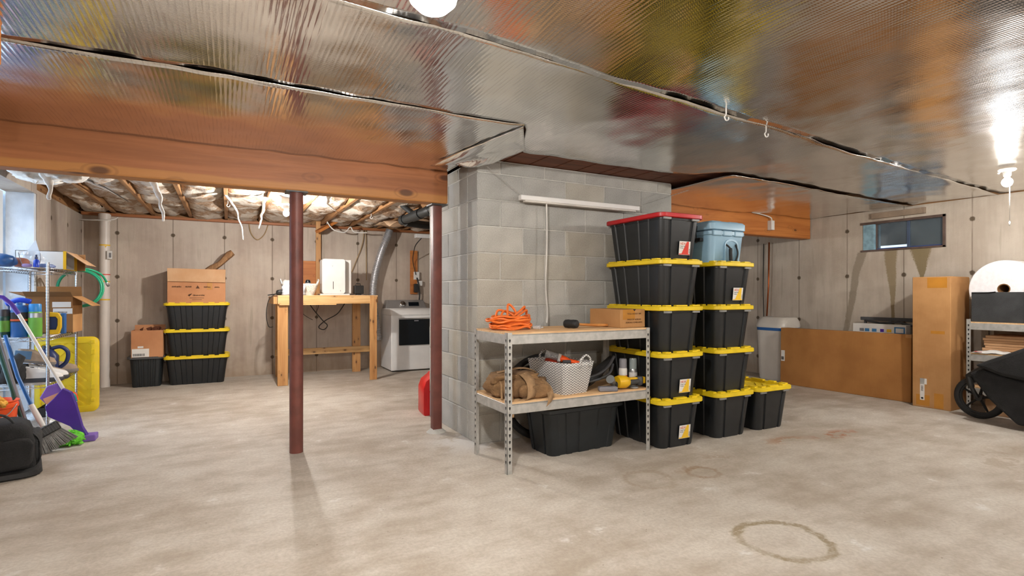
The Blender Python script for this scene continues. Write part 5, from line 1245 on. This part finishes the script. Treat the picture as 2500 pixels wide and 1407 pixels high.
# yellow tote lid standing behind the rack
t = thing('tote_lid', 'yellow tote lid standing upright behind the wire rack', 'lid', (-1.405, 6.745, 0.0))
rings = [[(x, y, z + 0.375) for x, z in rrect(w_, h_, r_, 5)] for y, w_, h_, r_ in ((0.0, 0.515, 0.75, 0.06), (-0.035, 0.515, 0.75, 0.06), (-0.04, 0.50, 0.735, 0.055), (-0.04, 0.40, 0.63, 0.04), (-0.025, 0.385, 0.615, 0.035))]
MB().loft(rings).build('lid_panel', MYEL, t, smooth=35)
mb = MB()
for k in range(-3, 4):
    for s_ in (-1, 1):
        M = Matrix.Translation((s_ * 0.085, -0.025, 0.375 + k * 0.085)) @ Matrix.Rotation(s_ * 0.75, 4, 'Y'); mb.box(-0.10, 0.10, -0.008, 0.001, -0.009, 0.009, M)
mb.build('chevron_ribs', MYEL, t)['kind'] = 'stuff'
for zz, h_ in ((0.70, 0.03), (0.60, 0.05), (0.44, 0.10), (0.25, 0.05), (0.12, 0.03)):
    MB().box(0.195, 0.228, -0.05, -0.038, zz - h_ / 2, zz + h_ / 2).build('rim_tab', MYEL, t, bevel=0.003)
# green hose coil hung on the back of the rack
t = thing('garden_hose', 'green hose coiled on the back corner of the wire rack', 'hose', (0, 0, 0))
for k in range(2):
    pts = [(-1.305 + (0.172 + 0.012 * k) * math.cos(a), 6.745 + 0.012 * math.sin(2 * a) - 0.0 + 0.028 * k, 1.235 + (0.175 + 0.008 * k) * math.sin(a)) for a in [2 * PI * i / 40 for i in range(40)]]
    MB().tube(pts, 0.0105, 10, True).build('hose_loop', MGREENHOSE, t, smooth=180)
MB().tube(spl([(-1.34, 6.76, 1.415), (-1.25, 6.80, 1.43), (-1.16, 6.9, 1.38), (-1.13, 7.0, 1.30)]), 0.0105, 10).build('hose_end', MGREENHOSE, t, smooth=180)
MB().tube([(-1.132, 6.995, 1.305), (-1.128, 7.01, 1.285), (-1.12, 7.03, 1.265)], 0.014, 10).build('brass_fitting', MCAN, t, smooth=180)

# ------------------------------------------------------------------ cleaning things and bags in the left foreground
def rod(pts, r, mat, nm, par, seg=12): return MB().tube(pts, r, seg).build(nm, mat, par, smooth=60)
t = thing('flat_mop', 'purple flat mop with white pole leaning on the wire rack', 'mop', (0, 0, 0))
rod([(-1.145, 5.40, 0.415), (-1.335, 5.42, 0.83), (-1.425, 5.43, 1.02)], 0.013, MWPL, 'pole', t)
rod([(-1.425, 5.43, 1.02), (-1.47, 5.435, 1.10), (-1.52, 5.44, 1.15), (-1.60, 5.45, 1.16)], 0.016, MPURP, 'grip', t)
mb = MB(); pl2 = [(-1.145, 0.435), (-1.09, 0.40), (-1.06, 0.30), (-1.02, 0.12), (-0.985, 0.045), (-1.015, 0.03), (-1.06, 0.075), (-1.10, 0.13), (-1.16, 0.17), (-1.235, 0.22), (-1.255, 0.30), (-1.20, 0.36)]
MB().loft([[(x, y, z) for x, z in pl2] for y in (5.36, 5.40)]).build('wing_plate', MPURP, t, bevel=0.006)
MB().loft([[(x, y, z) for x, z in ((-1.30, 0.36), (-1.255, 0.45), (-1.175, 0.475), (-1.14, 0.41), (-1.19, 0.33), (-1.23, 0.27))] for y in (5.42, 5.45)]).build('rear_wing', MLILAC, t, bevel=0.006)
MB().loft([[(x, y, z) for x, z in ((-1.275, 0.355), (-1.16, 0.405), (-1.145, 0.36), (-1.235, 0.27))] for y in (5.405, 5.419)]).build('peach_sticker', simple('peach sticker', '#d8a078', 0.6), t)
MB().box(-1.02, -0.935, 5.34, 5.46, 0.0, 0.05).build('foot_end', MLILAC, t, bevel=0.008)
t = thing('microfibre_pad', 'lime green microfibre mop pad on the floor beside the broom', 'mop pad', (-1.09, 5.30, 0.0))
mb = MB()
for k in range(110):
    a = random.uniform(0, 6.28); rr = math.sqrt(random.random()); x0, y0 = 0.085 * rr * math.cos(a), 0.07 * rr * math.sin(a); z0 = 0.015 + (1 - rr * rr) * 0.085 + random.uniform(-0.01, 0.01)
    d_ = Vector((x0, y0, 0.05)).normalized() * 0.03
    mb.tube([(x0 * 0.8, y0 * 0.8, max(0.008, z0 - 0.02)), (x0 + d_.x * 0.6, y0 + d_.y * 0.6, z0 + 0.008), (x0 + d_.x * 1.2, y0 + d_.y * 1.2, max(0.008, z0))], [0.008, 0.009, 0.006], 6)
mb.build('chenille_tufts', MLIME, t, smooth=180)['kind'] = 'stuff'
blob('pad_core', (0.19, 0.16, 0.09), MLIME, t, 0.2, 15, 1, 0.8, 20, 10)
t = thing('push_broom', 'broom with blue pole and grey bristles leaning on the rack', 'broom', (0, 0, 0))
rod([(-1.50, 5.42, 0.86), (-1.395, 5.30, 0.55), (-1.295, 5.22, 0.335)], 0.013, MBLUE, 'pole', t)
rod([(-1.30, 5.224, 0.345), (-1.25, 5.19, 0.25), (-1.215, 5.165, 0.185)], [0.018, 0.02, 0.016], MWPL, 'socket', t)
MH = Matrix.Translation((-1.18, 5.13, 0.135)) @ Matrix.Rotation(-0.5, 4, 'Y') @ Matrix.Rotation(0.35, 4, 'Z')
MB().box(-0.085, 0.085, -0.022, 0.022, -0.01, 0.06, MH).build('head', MDARKW, t, bevel=0.012)
for k in range(9): MB().box(-0.075 + k * 0.018, -0.070 + k * 0.018, -0.0245, -0.02, 0.0, 0.055, MH).build('head_rib', MDGREY, t)
mb = MB()
for i in range(26):
    for j in range(4):
        u, v = i / 25 - 0.5, j / 3 - 0.5
        a = MH @ Vector((u * 0.16, v * 0.034, -0.008)); b = MH @ Vector((u * 0.25 + random.uniform(-0.004, 0.004), v * 0.07 - 0.005, -0.12 + random.uniform(-0.008, 0.004)))
        b.z = max(b.z, 0.004); mb.tube([a, b], [0.0045, 0.003], 5)
mb.build('bristles', MBRIS, t, smooth=180)['kind'] = 'stuff'
t = thing('green_pole', 'dark green folding pole leaning beside the broom', 'pole', (0, 0, 0))
rod([(-1.315, 5.18, 0.17), (-1.42, 5.22, 0.55), (-1.53, 5.28, 0.93)], 0.022, MDKGREEN, 'pole', t); rod([(-1.295, 5.16, 0.17), (-1.40, 5.20, 0.55), (-1.505, 5.26, 0.93)], 0.009, MMGREY, 'grey_rail', t)
t = thing('orange_bucket', 'orange plastic bucket of work gloves behind the black tool bag', 'bucket', (-1.475, 5.10, 0))
MB().lathe([(0.105, 0.0), (0.11, 0.01), (0.128, 0.36), (0.136, 0.365), (0.136, 0.385), (0.13, 0.40), (0.136, 0.405), (0.14, 0.41), (0.132, 0.415), (0.124, 0.40), (0.105, 0.02), (0.001, 0.015)], 28).build('pail', MORPL, t, smooth=35)
MB().tube(spl([(0.135, -0.03, 0.385), (0.10, -0.12, 0.32), (0.0, -0.15, 0.29), (-0.10, -0.12, 0.32), (-0.135, -0.03, 0.385)]), 0.004, 6).build('bail_handle', MCAN, t, smooth=180)
def glove(label, loc, rot, s=1.0):
    t = thing('work_glove', label, 'glove', loc, 0, 'work gloves in the bucket', rot=rot)
    mb = MB()
    mb.loft([[(x, y, z) for x, y in rrect(w_, d_, 0.012, 3)] for z, w_, d_ in ((-0.10, 0.10, 0.045), (-0.04, 0.085, 0.035), (0.0, 0.10, 0.04), (0.05, 0.105, 0.035))])
    for i, (xx, L_, b) in enumerate(((-0.038, 0.075, -0.25), (-0.013, 0.09, -0.05), (0.013, 0.085, 0.05), (0.038, 0.065, 0.25))):
        mb.tube(spl([(xx, 0, 0.03), (xx + b * 0.05, -0.01, 0.05 + L_ * 0.5), (xx + b * 0.12, -0.045, 0.05 + L_ * 0.9)], 4), [0.016] * 6 + [0.013] * 3, 8)
    mb.tube(spl([(-0.045, 0, -0.01), (-0.075, -0.015, 0.02), (-0.085, -0.03, 0.06)], 4), [0.017] * 6 + [0.014] * 3, 8)
    mb.build('glove_body', MGLOVE, t, smooth=60)
    MB().box(-0.052, 0.052, -0.024, 0.024, -0.115, -0.085).build('cuff', simple('dark cuff', '#2c2a26', 0.9) if 'dark cuff' not in bpy.data.materials else bpy.data.materials['dark cuff'], t, bevel=0.008)
glove('yellow leather glove hanging out of the bucket at the left', (-1.48, 5.02, 0.40), (1.15, 0.2, 0.4))
glove('yellow leather glove curled at the right side of the bucket', (-1.42, 5.08, 0.39), (0.7, 0.6, -0.5))
t = thing('tool_bag', 'black fabric tool bag on the floor at the lower left corner', 'bag', (-1.36, 4.66, 0), 0.25)
MB().loft([[(x, y, z) for x, y in rrect(w_, d_, 0.07, 6)] for z, w_, d_ in ((0.03, 0.42, 0.40), (0.06, 0.44, 0.42), (0.22, 0.43, 0.42), (0.30, 0.38, 0.38), (0.335, 0.30, 0.30))]).build('bag_body', MFAB, t, smooth=50)
MB().loft([[(x, y, z) for x, y in rrect(w_, d_, 0.10, 6)] for z, w_, d_ in ((0.0, 0.47, 0.50), (0.012, 0.50, 0.53), (0.04, 0.49, 0.52), (0.048, 0.46, 0.48))]).build('rubber_base', MRUB, t, smooth=50)
blob('side_pocket', (0.30, 0.10, 0.20), MFAB, t, 0.15, 10, 2, 0.5, 24, 12, (0.05, -0.20, 0.05)); blob('side_pocket', (0.09, 0.28, 0.21), MFAB2, t, 0.15, 10, 6, 0.5, 24, 12, (0.205, 0.0, 0.05))
MB().box(-0.14, 0.0, -0.262, -0.245, 0.05, 0.22).build('brown_panel', simple('brown fabric panel', '#6a5548', 0.9, 0, 0.15), t, bevel=0.02)
MB().tube(spl([(0.0, -0.26, 0.24), (0.015, -0.27, 0.14), (0.0, -0.262, 0.05)]), 0.006, 6).build('zip_piping', MDGREY, t, smooth=180)
MB().tube(spl([(-0.12, -0.1, 0.33), (-0.06, -0.1, 0.40), (0.06, -0.1, 0.39), (0.12, -0.1, 0.32)]), 0.013, 8, flat=0.6).build('carry_handle', MFAB2, t, smooth=180)
strap([(0.16, -0.12, 0.30), (0.23, -0.13, 0.22), (0.24, -0.13, 0.10), (0.22, -0.12, 0.05)], 0.03, 'buckle_strap', t, MFAB2, ax=(0, 1, 0))

# ------------------------------------------------------------------ right shelf: foam roll, black bin, papers, packages
t = thing('fabric_bin', 'black fabric storage bin on the right shelf under the foam roll', 'bin', (6.71, 1.98, 0.9055))
MB().box(-0.23, -0.222, -0.55, 0.55, 0, 0.29).box(0.222, 0.23, -0.55, 0.55, 0, 0.29).box(-0.222, 0.222, -0.55, -0.542, 0, 0.29).box(-0.222, 0.222, 0.542, 0.55, 0, 0.29).box(-0.222, 0.222, -0.542, 0.542, 0, 0.008).build('bin_wall', MFAB2, t, bevel=0.003)
MB().box(-0.2325, -0.2295, 0.14, 0.155, 0.0, 0.29).build('seam_strip', MFAB, t); MB().tube(spl([(-0.232, 0.54, 0.28), (-0.235, 0.42, 0.285), (-0.234, 0.36, 0.292)], 5), 0.005, 6).build('rim_piping', MFAB, t, smooth=180)
t = thing('foam_roll', 'big white foam packing roll standing in the black fabric bin', 'foam roll', (6.55, 2.305, 1.225))
MX = Matrix.Rotation(PI / 2, 4, 'Y')
MB().lathe([(0.05, 0.0), (0.27, 0.0), (0.275, 0.005), (0.275, 0.36), (0.27, 0.365), (0.05, 0.365)], 48, MX, cap=False).build('foam', MFOAM, t, smooth=40)
MB().lathe([(0.05, -0.001), (0.05, 0.366), (0.042, 0.366), (0.042, -0.001), (0.05, -0.001)], 24, MX, cap=False).build('core_tube', MCARDIN, t, smooth=40)
P_ = [(-0.0004, (0.06 + 0.20 * i / 400) * math.cos(i * 0.3), (0.06 + 0.20 * i / 400) * math.sin(i * 0.3)) for i in range(401)]
MB().tube(P_, 0.0012, 4).build('spiral_edge', MFOAM, t)
for k in range(7):
    o = MB().box(6.55, 6.90, 2.02, 2.46, 0.602 + 0.0245 * k, 0.625 + 0.0245 * k).build('flat_carton', MCARD3, bevel=0.003); o.location = (random.uniform(-0.01, 0.01), random.uniform(-0.02, 0.02), 0)
    tag(o, 'flattened cardboard piece on the right shelf, %s from the bottom of its pile' % jlab[k], 'cardboard', 'flat cardboard pile on the right shelf')
t = thing('mailer_bag', 'white plastic mailer lying on the right shelf edge', 'mailer', (6.505, 2.30, 0.602), 0.1)
MB().grid(lambda u, v: (-0.05 + 0.10 * v, 0.22 - 0.34 * u, 0.004 + 0.03 * math.sin(PI * u) * math.sin(PI * v) + 0.008 * nz((u * 5, v * 3, 1), 1.5)), 24, 8).build('mailer', MWPL, t, smooth=180, solid=0.004)
MB().box(-0.048, 0.04, 0.14, 0.20, 0.012, 0.014).build('red_stripe', MRINK, t)
t = carton('cardboard_box', 'small taped cardboard parcel on the right shelf', (0.14, 0.16, 0.10), (6.54, 2.0, 0.602), 0.2, MCARD4)
t = carton('cardboard_box', 'brown cardboard box under the right shelf behind the pushchair wheel', (0.34, 0.40, 0.20), (6.73, 2.26, 0.272), 0, MCARD4)
t = carton('cardboard_box', 'pale cardboard box on the floor under the right shelf', (0.34, 0.8, 0.17), (6.73, 2.05, 0.0), 0, MCARD3)
MB().box(-0.1712, -0.1702, 0.18, 0.26, 0.05, 0.13).build('red_white_label', MRINK, t)

# ------------------------------------------------------------------ pushchair
t = thing('pushchair', 'black folded pushchair parked at the right edge', 'pushchair', (0, 0, 0))
def wheel(c, r, w_, par, spokes=5):
    M = Matrix.Translation(c) @ Matrix.Rotation(PI / 2, 4, 'Y')
    wh = MB().lathe([(r - 0.045, -w_ / 2), (r - 0.015, -w_ / 2), (r, -w_ / 4), (r, w_ / 4), (r - 0.015, w_ / 2), (r - 0.045, w_ / 2), (r - 0.045, -w_ / 2)], 40, M, cap=False).build('wheel', MRUB, par, smooth=50)
    MB().lathe([(0.03, -w_ / 2), (0.03, w_ / 2)], 16, M).build('hub', MDARKW, wh, smooth=40)
    MB().lathe([(r - 0.058, -0.014), (r - 0.043, -0.014), (r - 0.043, 0.014), (r - 0.058, 0.014), (r - 0.058, -0.014)], 40, M, cap=False).build('rim', MDARKW, wh, smooth=40)
    for k in range(spokes):
        a = 2 * PI * k / spokes + 0.5; d = Vector((0, math.cos(a), math.sin(a)))
        MB().tube([Vector(c) + d * 0.02, Vector(c) + d * (r - 0.05)], [0.022, 0.012], 8, flat=0.6).build('spoke', MDARKW, wh, smooth=60)
    return wh
wheel((6.275, 2.385, 0.20), 0.198, 0.06, t); wheel((5.92, 1.62, 0.20), 0.198, 0.06, t); wheel((6.40, 1.55, 0.20), 0.198, 0.06, t)
MB().tube(spl([(6.23, 2.385, 0.20), (6.225, 2.43, 0.30), (6.235, 2.455, 0.40)]), [0.018] * 8 + [0.026] * 9, 10).build('fork', MDARKW, t, smooth=60)
MB().tube(spl([(6.235, 2.46, 0.39), (6.22, 2.36, 0.47), (6.20, 2.21, 0.565), (6.17, 2.0, 0.69), (6.14, 1.7, 0.84)]), 0.026, 12).build('front_tube', MDARKW, t, smooth=60)
MB().tube(spl([(6.215, 2.27, 0.49), (6.19, 2.1, 0.45), (6.16, 1.9, 0.37), (6.12, 1.6, 0.22)]), 0.016, 10).build('lower_tube', MDGREY, t, smooth=60)
MB().tube(spl([(6.20, 2.25, 0.50), (6.17, 2.05, 0.415), (6.10, 1.8, 0.33)]), 0.006, 8).build('silver_edge', MCAN, t, smooth=60)
MB().loft([[(6.235, y, z) for y, z in q] if k == 0 else [(5.99, y, z) for y, z in q] for k, q in enumerate([[(2.36, 0.45), (2.27, 0.50), (1.55, 0.30), (1.50, 0.05), (2.02, 0.045), (2.22, 0.24)]] * 2)]).build('storage_basket', MFAB, t, bevel=0.02)
MB().loft([[(x_, y, z) for y, z in ((2.30, 0.535), (2.16, 0.61), (1.75, 0.83), (1.5, 1.0), (1.45, 0.60), (1.75, 0.42), (2.1, 0.46))] for x_ in (6.10, 5.92)]).build('seat_fabric', MFAB, t, bevel=0.03)
MB().lathe([(0.035, -0.02), (0.04, 0.0), (0.035, 0.02)], 16, Matrix.Translation((6.16, 2.12, 0.60)) @ Matrix.Rotation(PI / 2, 4, 'Y') @ Matrix.Diagonal((0.7, 1.6, 1, 1))).build('hinge_cover', MDGREY, t, smooth=50)
MB().tube(spl([(6.14, 1.7, 0.84), (6.12, 1.4, 0.98), (6.05, 1.2, 1.02), (5.9, 1.15, 1.03)]), 0.02, 10).build('push_handle', MRUB, t, smooth=60)
